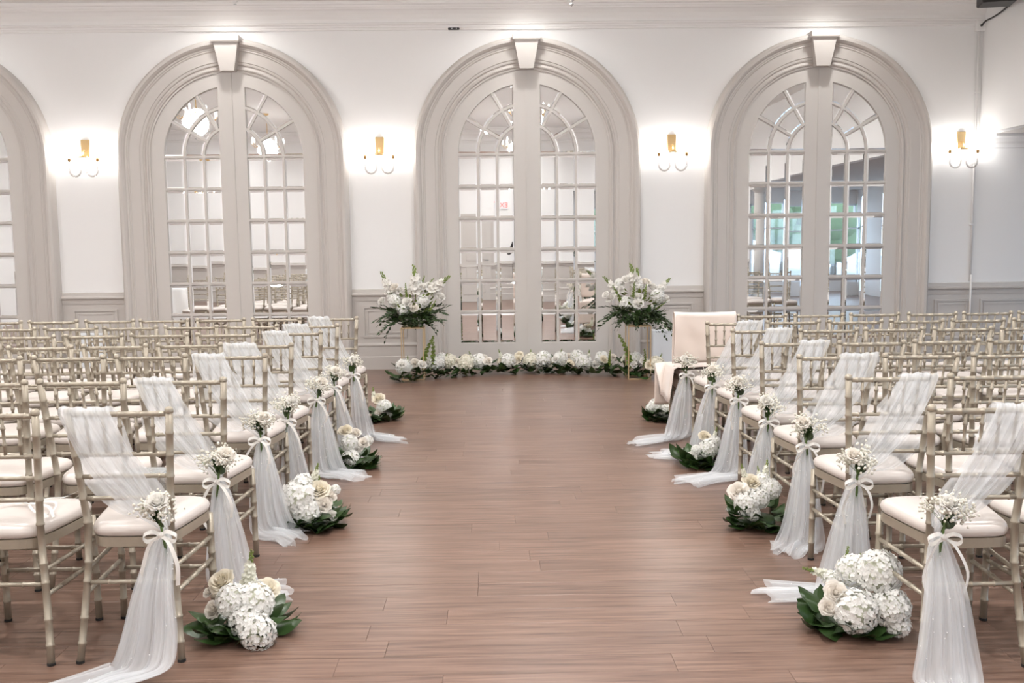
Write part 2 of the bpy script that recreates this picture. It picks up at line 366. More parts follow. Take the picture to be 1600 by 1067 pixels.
# wainscot sections between the arches
railp = [(0, .80), (.016, .80), (.02, .825), (.022, .855), (.045, .862), (.05, .875), (.045, .888), (.028, .892), (.024, .93), (.012, .936), (0, .936)]
basep = [(0, 0), (.030, 0), (.030, .145), (.024, .155), (.024, .27), (.034, .276), (.034, .29), (.02, .302), (.012, .31), (0, .31)]
def wains(n, x0, x1, panels):
    w = thing(f'trim_{n}', ['greige panelled wainscot between two mirrored doors', 'long greige wainscot running behind the conduit to the low side'][x1-x0 > 1], 'wainscot', kind='structure', group='wainscot sections' if x1-x0 < 1 else None)
    for nm, pf in (('chair_rail', railp), ('baseboard', basep)):
        q = MB(); q.loft([[(x, D-d, z) for d, z in pf] for x in (x0, x1)], True, True); q.build(nm, M['trim'], w)
    q = MB(); q.box((x0, D-.008, .30), (x1, D, .81)); q.build('backing', M['trim'], w)
    for a, bb in panels:
        for k, (i, pr_) in enumerate(((0, .024), (.045, .018))):
            q = MB(); z0, z1 = .375+i, .74-i; A, B = a+i, bb-i; t = .022-.006*k
            q.box((A, D-pr_, z1-t), (B, D-.008, z1)); q.box((A, D-pr_, z0), (B, D-.008, z0+t)); q.box((A, D-pr_, z0+t), (A+t, D-.008, z1-t)); q.box((B-t, D-pr_, z0+t), (B, D-.008, z1-t))
            q.build('panel_moulding', M['trim'], w)
RO = 1.295
n = 5
for k in range(-2, 1):
    x0, x1 = CX+k*SP+RO, CX+(k+1)*SP-RO; wains(n, x0, x1, [(x0+.12, x1-.12)]); n += 1
x0 = CX+SP+RO; wains(n, x0, XE, [(x0+.12, x0+.55), (x0+.66, x0+1.5), (x0+1.6, x0+2.6)]); n += 1
x0 = XW; wains(n, x0, CX-2*SP-RO, [(x0+.12, x0+.9)]); n += 1
# plain wainscot on the wall facing the doors (only in reflections)
q = MB(); q.loft([[(x, YS+d, z) for d, z in railp] for x in (XW, XB)], True, True); q.loft([[(x, YS+d, z) for d, z in basep] for x in (XW, XB)], True, True); q.box((XW, YS, .3), (XB, YS+.008, .81))
struct('trim_%d' % n, q, M['trim'], 'greige wainscot along the wall facing the doors', 'wainscot')

# ------------------------------------------------------------------ arched mirrored doors
ZS, RL, RP, R2, R1, XS = 2.465, .945, .79, .562, .343, .152
prof = [(.94, .0), (.94, .050), (.958, .052), (.966, .066), (.978, .070), (.990, .060), (1.0, .052), (1.012, .052), (1.02, .066), (1.035, .070), (1.045, .070), (1.052, .078), (1.16, .088), (1.172, .098), (1.182, .096), (1.19, .105), (1.205, .108), (1.215, .128), (1.235, .148), (1.262, .150), (1.284, .132), (1.295, .10), (1.298, .06), (1.298, 0)]
def surround_mesh():
    q = MB(); rings = [[(-r, -d, 0) for r, d in prof]]
    for i in range(49):
        a = pi-pi*i/48; rings.append([(r*math.cos(a), -d, ZS+r*math.sin(a)) for r, d in prof])
    rings.append([(r, -d, 0) for r, d in prof]); q.loft(rings, True, True, closed=True); return q.mesh('surround', M['trim'])
def inset(poly, d):
    n = len(poly); out = []; ar = sum(poly[i][0]*poly[(i+1) % n][1]-poly[(i+1) % n][0]*poly[i][1] for i in range(n)); s = 1 if ar > 0 else -1
    for i in range(n):
        p0, p1, p2 = Vector(poly[i-1]), Vector(poly[i]), Vector(poly[(i+1) % n])
        e1, e2 = (p1-p0).normalized(), (p2-p1).normalized(); n1 = Vector((-e1.y, e1.x))*s; n2 = Vector((-e2.y, e2.x))*s
        m = (n1+n2); m /= max(.35, 1+n1.dot(n2)); out.append(tuple(p1+m*d))
    return out
def pane_mesh(poly, bev=.020):
    cx = sum(p[0] for p in poly)/len(poly); cz = sum(p[1] for p in poly)/len(poly)
    poly = [(x-cx, z-cz) for x, z in poly]; inn = inset(poly, bev); n = len(poly); q = MB()
    q.loft([[(x, .004, z) for x, z in poly], [(x, .0015, z) for x, z in poly], [(x, -.0014, z) for x, z in inn]], True, True)
    return q.mesh('pane', M['mirror']), (cx, cz)
def arc(r, a0, a1, n): return [(r*math.cos(a0+(a1-a0)*i/n), ZS+r*math.sin(a0+(a1-a0)*i/n)) for i in range(n+1)]
g = .013                                # half muntin
def ring_sector(r0, r1, a0, a1):        # pane between radii and angles, clipped at the centre stile x > XS
    pts = []
    for r, s0, s1 in ((r0, a0, a1), (r1, a1, a0)):
        if r < 1e-6: continue
        for i in range(7):
            a = s0+(s1-s0)*i/6; am = math.acos(min(1, XS/r)); a = min(a, am); p = (r*math.cos(a), ZS+r*math.sin(a))
            if not pts or (Vector(p)-Vector(pts[-1])).length > .004: pts.append(p)
    if (Vector(pts[0])-Vector(pts[-1])).length < .004: pts.pop()
    return pts
rowh = (ZS-g-.29)/6
rect_me = {}
leaf_panes = []                         # (mesh, x, z) for the x>0 leaf
cols = [(XS, R1-g), (R1+g, R2-g), (R2+g, RP)]
for c0, c1 in cols:
    me, _ = pane_mesh([(c0, 0), (c1, 0), (c1, rowh-2*g), (c0, rowh-2*g)])
    for r in range(6): leaf_panes.append((me, (c0+c1)/2, .29+r*rowh+(rowh-2*g)/2+(g if r else 0)*0+g))
def sp_da(r): return g/r
s30, s60 = pi/6, pi/3
secs = []
secs.append([(XS, ZS+g), (R1-g, ZS+g)]+[((R1-g)*math.cos(a), ZS+(R1-g)*math.sin(a)) for a in [.08+(math.acos(XS/(R1-g))-.08)*i/6 for i in range(7)]])
for r0, r1 in ((R1+g, R2-g), (R2+g, RP)):
    rm = (r0+r1)/2
    for a0, a1 in ((0, s30), (s30, s60), (s60, pi/2)):
        A0 = a0+g/rm; A1 = a1-(g/rm if a1 < 1.5 else 0); secs.append(ring_sector(r0, r1, A0, A1))
for s in secs:
    me, (cx, cz) = pane_mesh(s, .016); leaf_panes.append((me, cx, cz))
def leaf_mesh():
    q = MB(); ym, yf = -.012, -.034     # backing face, frame face (towards the room is -y)
    N = 20
    a_out = arc(RL, 0, math.acos(.004/RL), N)
    q.prism([(.004, .01), (RL, .01)]+a_out, ym, -.001)                          # backing slab
    am_i, am_o = math.acos(XS/RP), math.acos(XS/RL)
    q.strip(arc(RL, 0, am_o, N), arc(RP, 0, am_i, N), yf, ym)                    # arched rail
    top = arc(RL, am_o, math.acos(.004/RL), 4)
    q.prism([(.004, .01), (XS, .01)]+top, yf, ym)                                # meeting stile
    q.box((RP, yf, .01), (RL, ym, ZS)); q.box((XS, yf, .01), (RP, ym, .29+g*0))  # hanging stile, bottom rail
    yb = yf+.008
    for r in (R1, R2): q.box((r-g, yb, .29), (r+g, ym, ZS)); 
    for r in range(1, 7): q.box((XS, yb, .29+r*rowh-g+g), (RP, ym, .29+r*rowh+g+g))
    for r in (R1, R2): q.strip(arc(r+g, 0, math.acos(XS/(r+g)), 12), arc(r-g, 0, math.acos(XS/(r-g)), 12), yb, ym)
    for a in (s30, s60):
        d = Vector((math.cos(a), math.sin(a))); nn = Vector((-d.y, d.x))*g
        p0 = d*R1; p1 = d*RP
        q.prism([((p0+nn).x, ZS+(p0+nn).y), ((p0-nn).x, ZS+(p0-nn).y), ((p1-nn).x, ZS+(p1-nn).y), ((p1+nn).x, ZS+(p1+nn).y)], yb, ym)
    return q.mesh('door_leaf', M['leaf_paint'])
sur_me, lf_me = surround_mesh(), leaf_mesh()
key = MB()
def ksec(z, w, d): return [(-w, 0, z), (-w, -d, z), (w, -d, z), (w, 0, z)]
key.loft([ksec(3.40, .078, .165), ksec(3.70, .135, .195)], True, False); key.loft([ksec(3.70, .15, .215), ksec(3.715, .155, .225), ksec(3.775, .155, .225)], True, True)
key_me = key.mesh('keystone', M['trim'])
astr = MB(); astr.box((-.012, -.044, .01), (.012, -.034, ZS+.93)); astr_me = astr.mesh('astragal', M['leaf_paint'])
dr = random.Random(11)
names = ['arched mirrored double door with grey trim, furthest from the conduit', 'arched mirrored double door one sconce along from the flower-stand door, away from the conduit', 'arched mirrored double door framed by the two gold flower stands', 'arched mirrored double door nearest the bulkhead and conduit']
for k in range(-2, 2):
    d = thing(f'door_{k+3}', names[k+2], 'door', (CX+k*SP, D, 0), kind='structure')
    link('surround', sur_me, d); link('keystone', key_me, d); link('astragal', astr_me, d)
    for s in (1, -1):
        l = link('door_leaf', lf_me, d, scale=(s, 1, 1))
        for me, x, z in leaf_panes:
            link('pane', me, l, (x, -.0165, z), (dr.gauss(0, .0016), 0, dr.gauss(0, .0016)))

# ------------------------------------------------------------------ lamps
def point(parent, loc, power, r, col=(1, .985, .965)):
    l = bpy.data.lights.new('lamp_light', 'POINT'); l.energy = power; l.shadow_soft_size = r; l.color = col
    o = bpy.data.objects.new('lamp_light', l); C.objects.link(o); o.parent = parent; o.location = loc
def sconce_parts():
    q = MB(); q.cbox((-.050, -.022, .03), (.050, 0, .22), .004); plate = q.mesh('back_plate', M['gold'])
    q = MB(); q.tube([(0, -.02, .10), (0, -.07, .10), (0, -.09, .085), (0, -.09, .03)], .008, 8); q.cbox((-.05, -.11, .012), (.05, -.07, .032), .004); arm = q.mesh('bracket', M['gold'], True)
    q = MB()
    for s in (-1, 1):
        pts = [(s*.030, -.09, .01)]+[(s*(.03+.065-.065*math.cos(a)), -.09, -.125-.07*math.sin(a)) for a in [pi*i/12 for i in range(13)]]+[(s*.16, -.09, -.02)]
        q.tube(pts, .010, 8)
    arms = q.mesh('glass_arm', M['arm_glass'], True)
    q = MB(); q.lathe([(.010, -.03), (.017, -.028), (.017, .012), (.013, .014)], 12); cup = q.mesh('candle_cup', M['cup'], True)
    q = MB(); q.lathe([(.008, .012), (.014, .03), (.016, .05), (.011, .078), (.003, .098)], 10); bulb = q.mesh('bulb', M['bulb'], True)
    return plate, arm, arms, cup, bulb
SPt = sconce_parts()
slabs = ['gold wall sconce with glass arms between the two doors away from the flower stands', 'gold wall sconce with glass arms above the flower stand away from the blush cloth', 'gold wall sconce with glass arms above the blush cloth and white box', 'gold wall sconce with glass arms beside the white conduit']
for i, k in enumerate((-1.5, -.5, .5, 1.5)):
    s = thing('wall_sconce', slabs[i], 'sconce', (CX+k*SP-.01, D, 2.45), group='wall sconces between the doors')
    link('back_plate', SPt[0], s); link('bracket', SPt[1], s); link('glass_arm', SPt[2], s)
    for sg in (-1, 1):
        cup = link('candle_cup', SPt[3], s, (sg*.16, -.09, 0)); link('bulb', SPt[4], cup)
q = MB(); q.lathe([(.095, 0), (.095, -.008), (.075, -.010), (.070, .0)], 24, cap=False); ring_me = q.mesh('trim_ring', M['conduit'], True)
q = MB(); q.lathe([(.0, -.003), (.070, -.003)], 24, cap=False); disc_me = q.mesh('lens', M['down'])
dl = [(CX+k*SP, 10.75) for k in (-2, -1, 0, 1)]+[(CX+k*SP, yy) for yy in (8.2, 5.4, 2.6, -.2) for k in (-2, -1, 0, 1)]  # rows past the door wall are unseen lamps added to light the room
for i, (x, yy) in enumerate(dl):
    t = thing('downlight', 'round recessed ceiling downlight washing an arched door' if i < 4 else 'round ceiling downlight added to light the seating', 'downlight', (x, yy, ZC-.001), group='downlights along the door wall' if i < 4 else 'added downlights over the seating')
    link('trim_ring', ring_me, t); link('lens', disc_me, t)
    l = bpy.data.lights.new('lamp_light', 'AREA'); l.shape = 'DISK'; l.size = .14; l.energy = P_DOWN*(.22 if i < 4 else 1); l.color = (1, .99, .975); l.spread = math.radians(150)
    o = bpy.data.objects.new('lamp_light', l); C.objects.link(o); o.parent = t; o.location = (0, 0, -.012)
def chandelier(x, yy, zb, label):
    t = thing('chandelier', label, 'chandelier', (x, yy, zb), group='crystal chandeliers')
    top = ZC-zb
    q = MB(); q.lathe([(.09, top-.001), (.09, top-.02), (.03, top-.05), (.008, top-.06), (.008, .42), (.03, .40), (.035, .36), (.012, .34)], 16); q.build('rod', M['gold'], t, True)
    q = MB(); q.lathe([(.02, .10), (.11, .13), (.165, .19), (.18, .25), (.165, .31), (.10, .36), (.02, .38)], 24); q.build('globe', M['globe'], t, True)
    q = MB(); q.lathe([(.03, .10), (.03, .09), (.012, .085)], 12); q.build('finial_cap', M['gold'], t, True)
    q = MB(); q.octa((0, 0, .055), .026); q.octa((0, 0, .018), .016)
    for j in range(6): q.octa((.045*math.cos(j*pi/3), .045*math.sin(j*pi/3), .07), .016)
    q.build('crystal_drop', M['crystal'], t)
    for j in range(8):
        a = j*pi/4; c, s = math.cos(a), math.sin(a)
        q = MB(); q.tube([(.03*c, .03*s, .38), (.15*c, .15*s, .34), (.27*c, .27*s, .30), (.32*c, .32*s, .36)], .007, 6); q.lathe([(.02, .36), (.024, .375)], 10, (.32*c, .32*s, 0)); q.build('arm', M['gold'], t, True)
        q = MB(); q.lathe([(.010, .375), (.010, .44), (.016, .46), (.012, .485), (.002, .51)], 8, (.32*c, .32*s, 0)); q.build('candle_bulb', M['globe'], t, True)
    point(t, (0, 0, .03+.22), P_CHAND, .20)
tip = at_y(893, 11, 7.0)
chandelier(tip.x+.0, 7.0, tip.z, 'crystal chandelier hanging above the aisle')
chandelier(-4.7, 7.0, tip.z, 'crystal chandelier above the seats across from the blush cloth')
chandelier(.5, 2.2, tip.z, 'added crystal chandelier over the entrance end of the aisle')  # added out of view as an extra light, like the next one
chandelier(-4.7, 2.2, tip.z, 'added crystal chandelier over the back corner by the side wall')  # second extra light, added out of view
# ceiling sprinklers, the small black sensor, conduit, speaker
for i, (u, v) in enumerate(((367, 4), (755, 3), (1195, 3))):
    p = at_z(u, 2, ZC); t = thing('sprinkler', 'small white ceiling sprinkler head near the crown moulding', 'sprinkler', (p.x, p.y, ZC), group='ceiling sprinklers')
    q = MB(); q.lathe([(.03, -.001), (.03, -.01), (.01, -.014), (.008, -.03)], 12); q.build('base', M['conduit'], t, True)
    q = MB(); q.lathe([(.018, -.034), (.018, -.030)], 10); q.build('deflector', M['silver'], t)
p = at_y(709, 45, D-.05)
t = thing('motion_sensor', 'small black sensor on the lower edge of the crown moulding', 'sensor', (p.x, D-.034, p.z))
q = MB(); q.cbox((-.065, -.03, -.012), (.065, 0, .012), .006); q.build('body', M['black'], t)
q = MB(); q.sphere((-.02, -.03, 0), .008, 8, 6); q.sphere((.03, -.03, 0), .008, 8, 6); q.build('lens', M['silver'], t, True)
pb = at_y(1530, 41, D)
q = MB(); q.cbox((-.055, -.05, -.06), (.055, 0, .06), .006)
t = thing('junction_box', 'white junction box at the top of the conduit', 'electrical box', (pb.x, D, pb.z)); q.build('body', M['conduit'], t)
q = MB(); q.tube([(0, -.05, 0), (0, -.07, 0)], .014, 10); q.build('cable_gland', M['black'], t, True)
t = thing('conduit', 'thin white conduit running down the wall beside a sconce', 'conduit', (pb.x-.005, D, 0))
q = MB(); q.tube([(0, -.018, .95), (0, -.018, pb.z-.061)], .013, 8); q.build('upper_pipe', M['conduit'], t, True)
q = MB(); q.tube([(-.01, -.068, .32), (-.01, -.068, 1.03)], .011, 8); q.build('lower_pipe', M['conduit'], t, True)
for z in (1.6, 2.3, 3.1):
    q = MB(); q.box((-.025, -.033, z), (.025, -.001, z+.018)); q.build('clip', M['conduit'], t)
ps = at_y(1558, -6, 10.55)
t = thing('ceiling_speaker', 'black loudspeaker hung from the ceiling by the bulkhead', 'speaker', (ps.x, ps.y, ps.z), math.radians(-14))
q = MB(); q.cbox((-.17, -.15, -.085), (.17, .15, .13), .012); q.build('cabinet', M['black'], t)
q = MB(); q.cbox((-.15, -.162, -.07), (.15, -.151, .115), .004); q.build('grille', M['cable'], t)
q = MB(); q.tube([(0, 0, .13), (0, 0, ZC-ps.z)], .018, 8); q.build('bracket', M['black'], t, True)
pe = at_y(1600, -5, 10.6); a = Vector((pb.x+.0, D-.07, pb.z)); q = MB()
pts = [tuple(a), (a.x+.05, a.y-.02, a.z+.04), tuple(a.lerp(pe, .33)+Vector((0, 0, .00))), tuple(a.lerp(pe, .66)+Vector((0, 0, -.015))), (XB-.04, pe.y, pe.z), (ps.x+.16, ps.y+.1, ps.z+.05)]
pts = [p if isinstance(p, tuple) else tuple(p) for p in pts]; pts = [(min(x, XB-.02), y, z) for x, y, z in pts]
q.tube(smoothpath(pts, 24), .009, 6); tag(q.build('speaker_cable', M['cable'], None, True), 'black cable looping from the junction box to the loudspeaker', 'cable')


# ------------------------------------------------------------------ chairs
def post_at(z, s):
    if z >= .45:
        t = (z-.45)/.47; return Vector((s*(.145+.0325*t), -.19-.05*t**1.2, z))
    t = (.45-z)/.45; return Vector((s*(.145+.037*t), -.19-.055*t**1.5, z))
def bamboo(fn, ts, ta, tb, r, n=8, knob=.0026, hw=.005, r1=None):
    """tube along fn(t) from ta to tb with raised nodes at ts; hw is node half width in t"""
    st = [(ta, r)]
    for t in ts: st += [(t-hw, r), (t-hw*.55, r+knob), (t+hw*.55, r+knob), (t+hw, r)]
    st.append((tb, r1 or r)); st.sort(key=lambda k: k[0])
    q = MB(); q.tube([fn(t) for t, _ in st], [k for _, k in st], n); return q
def lerpf(a, b_): a, b_ = Vector(a), Vector(b_); return lambda t: a.lerp(b_, t)
CH = []                               # (part name, mesh)
for s in (-1, 1):
    q = bamboo(lambda z: post_at(z, s), [.07, .16, .29, .36, .505, .595, .675, .755, .835], .008, .915, .0138, 8, .0022, .006)
    q.lathe([(.015, .908), (.0165, .914), (.015, .924), (.008, .930)], 8, (post_at(.915, s).x, post_at(.915, s).y, 0))
    CH.append(('back_leg', q.mesh('back_leg', M['chair'], True)))
    q = bamboo(lerpf((s*.182, .175, .008), (s*.178, .172, .43)), [.18, .45, .62, .82], 0, 1, .0138, 8, .0022, .013)
    CH.append(('front_leg', q.mesh('front_leg', M['chair'], True)))
    for q, nm in ((post_at(.004, s), 'b'), (Vector((s*.182, .175, .004)), 'f')):
        k = MB(); k.lathe([(.0145, 0), (.0155, .002), (.0155, .010)], 8, (q.x, q.y, 0)); CH.append(('foot_cap', k.mesh('foot_cap', M['rubber'])))
def rail(z, r, nodes, name):
    a, b_ = post_at(z, -1), post_at(z, 1); q = bamboo(lerpf(a, b_), nodes, .02, .98, r, 8, .0020, .012); CH.append((name, q.mesh(name, M['chair'], True)))
rail(.905, .0098, [.10, .28, .5, .72, .90], 'top_rail')
for z in (.757, .676, .595): rail(z, .0085, [.12, .5, .88], 'back_rail')
for i in range(5):
    t = (i+1)/6; a = post_at(.762, -1).lerp(post_at(.762, 1), t); b_ = post_at(.900, -1).lerp(post_at(.900, 1), t)
    q = bamboo(lerpf(a, b_), [.28, .72], 0, 1, .0062, 6, .0030, .05); CH.append(('spindle', q.mesh('spindle', M['chair'], True)))
def side(z, s): a = post_at(z, s); return a, Vector((s*.181, .174, z))
for z in (.335, .245):
    for s in (-1, 1):
        a, b_ = side(z, s); q = bamboo(lerpf(a, b_), [.25, .5, .75], .02, .98, .0085, 8, .0022, .014); CH.append(('side_stretcher', q.mesh('side_stretcher', M['chair'], True)))
q = bamboo(lerpf(post_at(.285, -1), post_at(.285, 1)), [.25, .5, .75], .02, .98, .0085, 8, .0022, .014); CH.append(('back_stretcher', q.mesh('back_stretcher', M['chair'], True)))
for z in (.30, .21):
    q = bamboo(lerpf((-.181, .174, z), (.181, .174, z)), [.25, .5, .75], .02, .98, .0085, 8, .0022, .014); CH.append(('front_stretcher', q.mesh('front_stretcher', M['chair'], True)))
def trap(k, z, inset_=0.0, n=32, p=5):
    out = []
    for i in range(n):
        a = 2*pi*i/n; c, s = math.cos(a), math.sin(a); x = math.copysign(abs(c)**(2/p), c); yy = math.copysign(abs(s)**(2/p), s)
        hw = .172+.030*yy; out.append((x*(hw-inset_)*k, yy*(.198-inset_)*k-.005, z))
    return out
q = MB(); q.loft([trap(1, .415, .012), trap(1, .415, 0), trap(1, .450, 0), trap(1, .450, .012)], True, True); CH.append(('seat_frame', q.mesh('seat_frame', M['chair'])))
q = MB(); q.loft([trap(1, .451, .008), trap(1, .456, -.001), trap(1, .472, -.005), trap(1, .487, 0), trap(1, .497, .012), trap(1, .504, .032), trap(1, .508, .07), trap(1, .510, .12)], True, True); CH.append(('seat_cushion', q.mesh('seat_cushion', M['vinyl'], True)))
ORD = ['aisle', 'second', 'third', 'fourth', 'fifth', 'sixth', 'seventh', 'eighth', 'ninth', 'tenth', 'eleventh']
ROWN = ['last', 'sixth', 'fifth', 'fourth', 'third', 'second', 'front']
def chair(x, yy, rz, label, group):
    t = thing('banquet_chair', label, 'chair', (x, yy, 0), rz, group)
    legs = []
    for nm, me in CH:
        o = link(nm, me, legs.pop(0) if nm == 'foot_cap' else t)
        if nm.endswith('_leg'): legs.append(o)
    return t
LT = [(264, 640), (349, 592), (414, 554), (455, 539), (501, 516), (527, 508), (557, 496)]
RT = [(1456, 636), (1326, 588), (1249, 556), (1190, 535), (1145, 514), (1105, 505), (1065, 493)]
cr_ = random.Random(21); AISLE = {-1: [], 1: []}; PITCHX = .418
ROWY = {-1: [3.40, 4.15, 5.03, 5.58, 6.22, 6.80, 7.40], 1: [3.24, 3.98, 4.69, 5.31, 6.03, 6.62, 7.18]}
AISY = {-1: [3.40, 4.15, 5.02, 5.53, 6.26, 6.78, 7.40], 1: [3.24, 3.98, 4.69, 5.31, 6.05, 6.60, 7.18]}
for sd, tops in ((-1, LT), (1, RT)):
    for r, (u, v) in enumerate(tops):
        p = at_y(u, v, AISY[sd][r]); x0 = p.x+sd*.1775; y0 = p.y+.24
        AISLE[sd].append((x0, y0)); i = 0; x = x0; yr = ROWY[sd][r]+.24
        while abs(x) < .53*y0+.62:
            where = ('blush-cloth side' if sd > 0 else 'across from blush cloth')
            if i == 0: lab = f'champagne chair tied with tulle on the aisle, {ROWN[r]} row from doors, {where}'
            else: lab = f'plain champagne chair {ORD[i]} from the aisle, {ROWN[r]} row from doors, {where}'
            lab = lab.replace('front row from doors', 'front row').replace('last row from doors', 'row furthest from doors')
            if i: chair(x, yr+cr_.uniform(-.02, .02), cr_.gauss(0, .008), lab, 'champagne chairs in rows')
            else: chair(x, y0, 0, lab, 'champagne aisle chairs')
            i += 1; x += sd*(PITCHX+cr_.uniform(0, .008)) if i > 1 or r > 0 or sd > 0 else sd*.46

# ------------------------------------------------------------------ flowers: shared meshes
fr_ = random.Random(5)
def hydrangea_mesh(seed, m):
    g_ = random.Random(seed); q = MB(); q.sphere((0, 0, 0), .058, 10, 7); q.mat(1); N = 155
    for i in range(N):
        z = 1-1.85*(i+.5)/N; a = i*2.39996; r = math.sqrt(max(0, 1-z*z)); d = Vector((r*math.cos(a), r*math.sin(a), z))
        d = (d+Vector((g_.gauss(0, .05), g_.gauss(0, .05), g_.gauss(0, .05)))).normalized(); R = .079*g_.uniform(.95, 1.05)
        mw = Matrix.Translation(d*R) @ orient((d+Vector((g_.gauss(0, .22), g_.gauss(0, .22), g_.gauss(0, .22)))), g_.uniform(0, 6))
        L = .0145*g_.uniform(.85, 1.15)
        for k in range(4):
            rt = mw @ Matrix.Rotation(k*pi/2, 4, 'Z'); cup = g_.uniform(.1, .45)*L
            q.add([rt @ Vector(p) for p in ((0, 0, 0), (.45*L, -.48*L, cup*.3), (.85*L, -.45*L, cup*.8), (1.08*L, 0, cup*.7), (.85*L, .45*L, cup*.8), (.45*L, .48*L, cup*.3))], [(0, 1, 2, 3), (0, 3, 4, 5)])
    q.marks.insert(0, (0, 0)); return q.mesh('hydrangea', [M['hyd_core'], m])
def rose_mesh(seed, m, open_=1.0):
    g_ = random.Random(seed); q = MB()
    q.sphere((0, 0, .018), .012, 8, 6, (1, 1, 1.5))
    for n_, R, h, sp in ((2, .006, .050, 3.6), (3, .011, .050, 2.9), (4, .017, .048, 2.2), (5, .023*open_, .044, 1.8), (5, .029*open_, .038, 1.8), (6, .035*open_, .030, 1.5)):
        for k in range(n_):
            a0 = 2*pi*k/n_+g_.uniform(-.2, .2); R_ = R*g_.uniform(.92, 1.08); P = []
            for i in range(6):
                t = i/5; rr = R_*(.25+.85*math.sin(min(1, t*1.15)*pi/2)); z = h*t**.85; rw = []
                if t > .7: rr += (t-.7)*.020*open_*(R/.03); z -= (t-.7)**2*.05*(R/.03)
                for j in range(6):
                    s_ = j/5*2-1; w = sp/2*math.sqrt(max(.02, 1-(max(0, t-.45)/.62)**2.2)) ; a = a0+s_*w
                    rj = rr*(1-.06*(1-abs(s_)))+.002*s_; P_ = (rj*math.cos(a), rj*math.sin(a), z-.003*abs(s_)**2*t*2); rw.append(P_)
                P.append(rw)
            q.grid(P)
    return q.mesh('rose', m, True)
def spike_mesh(seed, L, r0, n_, mfl, tip=.3):
    g_ = random.Random(seed); q = MB(); bx = g_.uniform(-.04, .04)
    f = lambda t: Vector((bx*t*t, 0, L*t))
    q.mat(0); q.tube([f(i/6) for i in range(7)], [.004-.0025*i/6 for i in range(7)], 6)
    for i in range(n_):
        t = .22+.78*i/n_; d = Vector((math.cos(i*2.4), math.sin(i*2.4), .35)).normalized(); s_ = r0*(1.05-.75*t)
        if t > 1-tip:
            q.mat(0); c = f(t)+d*s_*.6; q.sphere(c, s_*.45, 6, 4, (.8, .8, 1.3))
        else:
            q.mat(1); mw = Matrix.Translation(f(t)+d*s_*.35) @ orient(d+Vector((g_.gauss(0, .2), g_.gauss(0, .2), .1)), g_.uniform(0, 6))
            for k in range(5):
                rt = mw @ Matrix.Rotation(k*2*pi/5, 4, 'Z'); q.add([rt @ Vector(p) for p in ((0, 0, 0), (.55*s_, -.42*s_, .45*s_), (1.0*s_, -.2*s_, .75*s_), (1.0*s_, .2*s_, .70*s_), (.55*s_, .42*s_, .45*s_))], [(0, 1, 2), (0, 2, 3), (0, 3, 4)])
    return q.mesh('flower_spike', [M['lime'], mfl], False)
def bells_mesh(seed, L=.26):
    g_ = random.Random(seed); q = MB(); bx = g_.uniform(.02, .08); f = lambda t: Vector((bx*t*t, 0, L*t)); q.tube([f(i/6) for i in range(7)], .003, 6)
    for i in range(20):
        t = .15+.85*i/20; d = Vector((math.cos(i*2.1), math.sin(i*2.1), .4)).normalized(); s_ = .02*(1.15-.7*t); mw = Matrix.Translation(f(t)) @ orient(d)
        q.loft([[mw @ Vector((rr*math.cos(2*pi*j/6), rr*math.sin(2*pi*j/6), z)) for j in range(6)] for rr, z in ((.15*s_, 0), (.6*s_, .5*s_), (.85*s_, 1.0*s_))], True, False)
    return q.mesh('green_bells', M['lime'])
def leaf_mesh_(L, W_, seed, m, curl=.25):
    g_ = random.Random(seed); P = []
    for i in range(8):
        t = i/7; w = W_/2*math.sin(pi*min(1, t**.8))**.7*(1-.12*t)+.0006; rw = []
        for j in range(5):
            s_ = j/2-1; rw.append((s_*w, -curl*L*t*t*.6+abs(s_)*w*.28+.0015*math.sin(9*t+3*s_), L*(t-.12*curl*t*t)))
        P.append(rw)
    q = MB(); q.grid(P); return q.mesh('leaf', m, True)
def sprig_mesh(seed, L, droop, n_, lw, m):
    g_ = random.Random(seed); q = MB(); sw = g_.uniform(-.12, .12)
    f = lambda t: Vector((L*t*(1-.12*droop*t), L*sw*t*t, L*(.28*t-droop*t*t))); q.mat(1)
    q.tube([f(i/8) for i in range(9)], [.0028-.0018*i/8 for i in range(9)], 5)
    q.mat(0)
    for i in range(n_):
        t = .15+.85*i/(n_-1); s_ = 1 if i % 2 else -1; tan = (f(min(1, t+.02))-f(t-.02)).normalized()
        d = (tan*.75+Vector((0, s_*.8, g_.uniform(-.3, .35)))).normalized() if i < n_-1 else tan
        l = lw*g_.uniform(.8, 1.15)*(1.05-.35*t); up = Vector((g_.gauss(0, .3), g_.gauss(0, .3), 1)); b_ = d.cross(up).normalized(); n__ = b_.cross(d); p = f(t)
        q.add([p, p+d*l*.3+b_*l*.22+n__*l*.03, p+d*l*.65+b_*l*.19, p+d*l, p+d*l*.65-b_*l*.19, p+d*l*.3-b_*l*.22+n__*l*.03, p+d*l*.5-n__*l*.06], [(0, 1, 2, 6), (6, 2, 3), (6, 3, 4), (0, 6, 4, 5)])
    return q.mesh('foliage_sprig', [m, M['stem']])
def breath_mesh(seed, n_=130, R=.105, spread=.7):
    g_ = random.Random(seed); q = MB(); tips = []
    q.mat(0)
    for i in range(9):
        a = g_.uniform(0, 2*pi); s_ = g_.uniform(0, spread); d = Vector((math.sin(s_)*math.cos(a), math.sin(s_)*math.sin(a), math.cos(s_))); e = d*R*g_.uniform(.65, .95)
        q.tube([(0, 0, -.02), e*.5+Vector((0, 0, .005)), e], .0009, 4); tips.append(e)
    q.mat(1)
    for i in range(n_):
        e = tips[i % 9]; p = e+Vector((g_.gauss(0, .016), g_.gauss(0, .016), g_.gauss(0, .016))); q.sphere(p, g_.uniform(.0035, .0062), 6, 4)
    return q.mesh('babys_breath', [M['stem'], M['breath']], True)
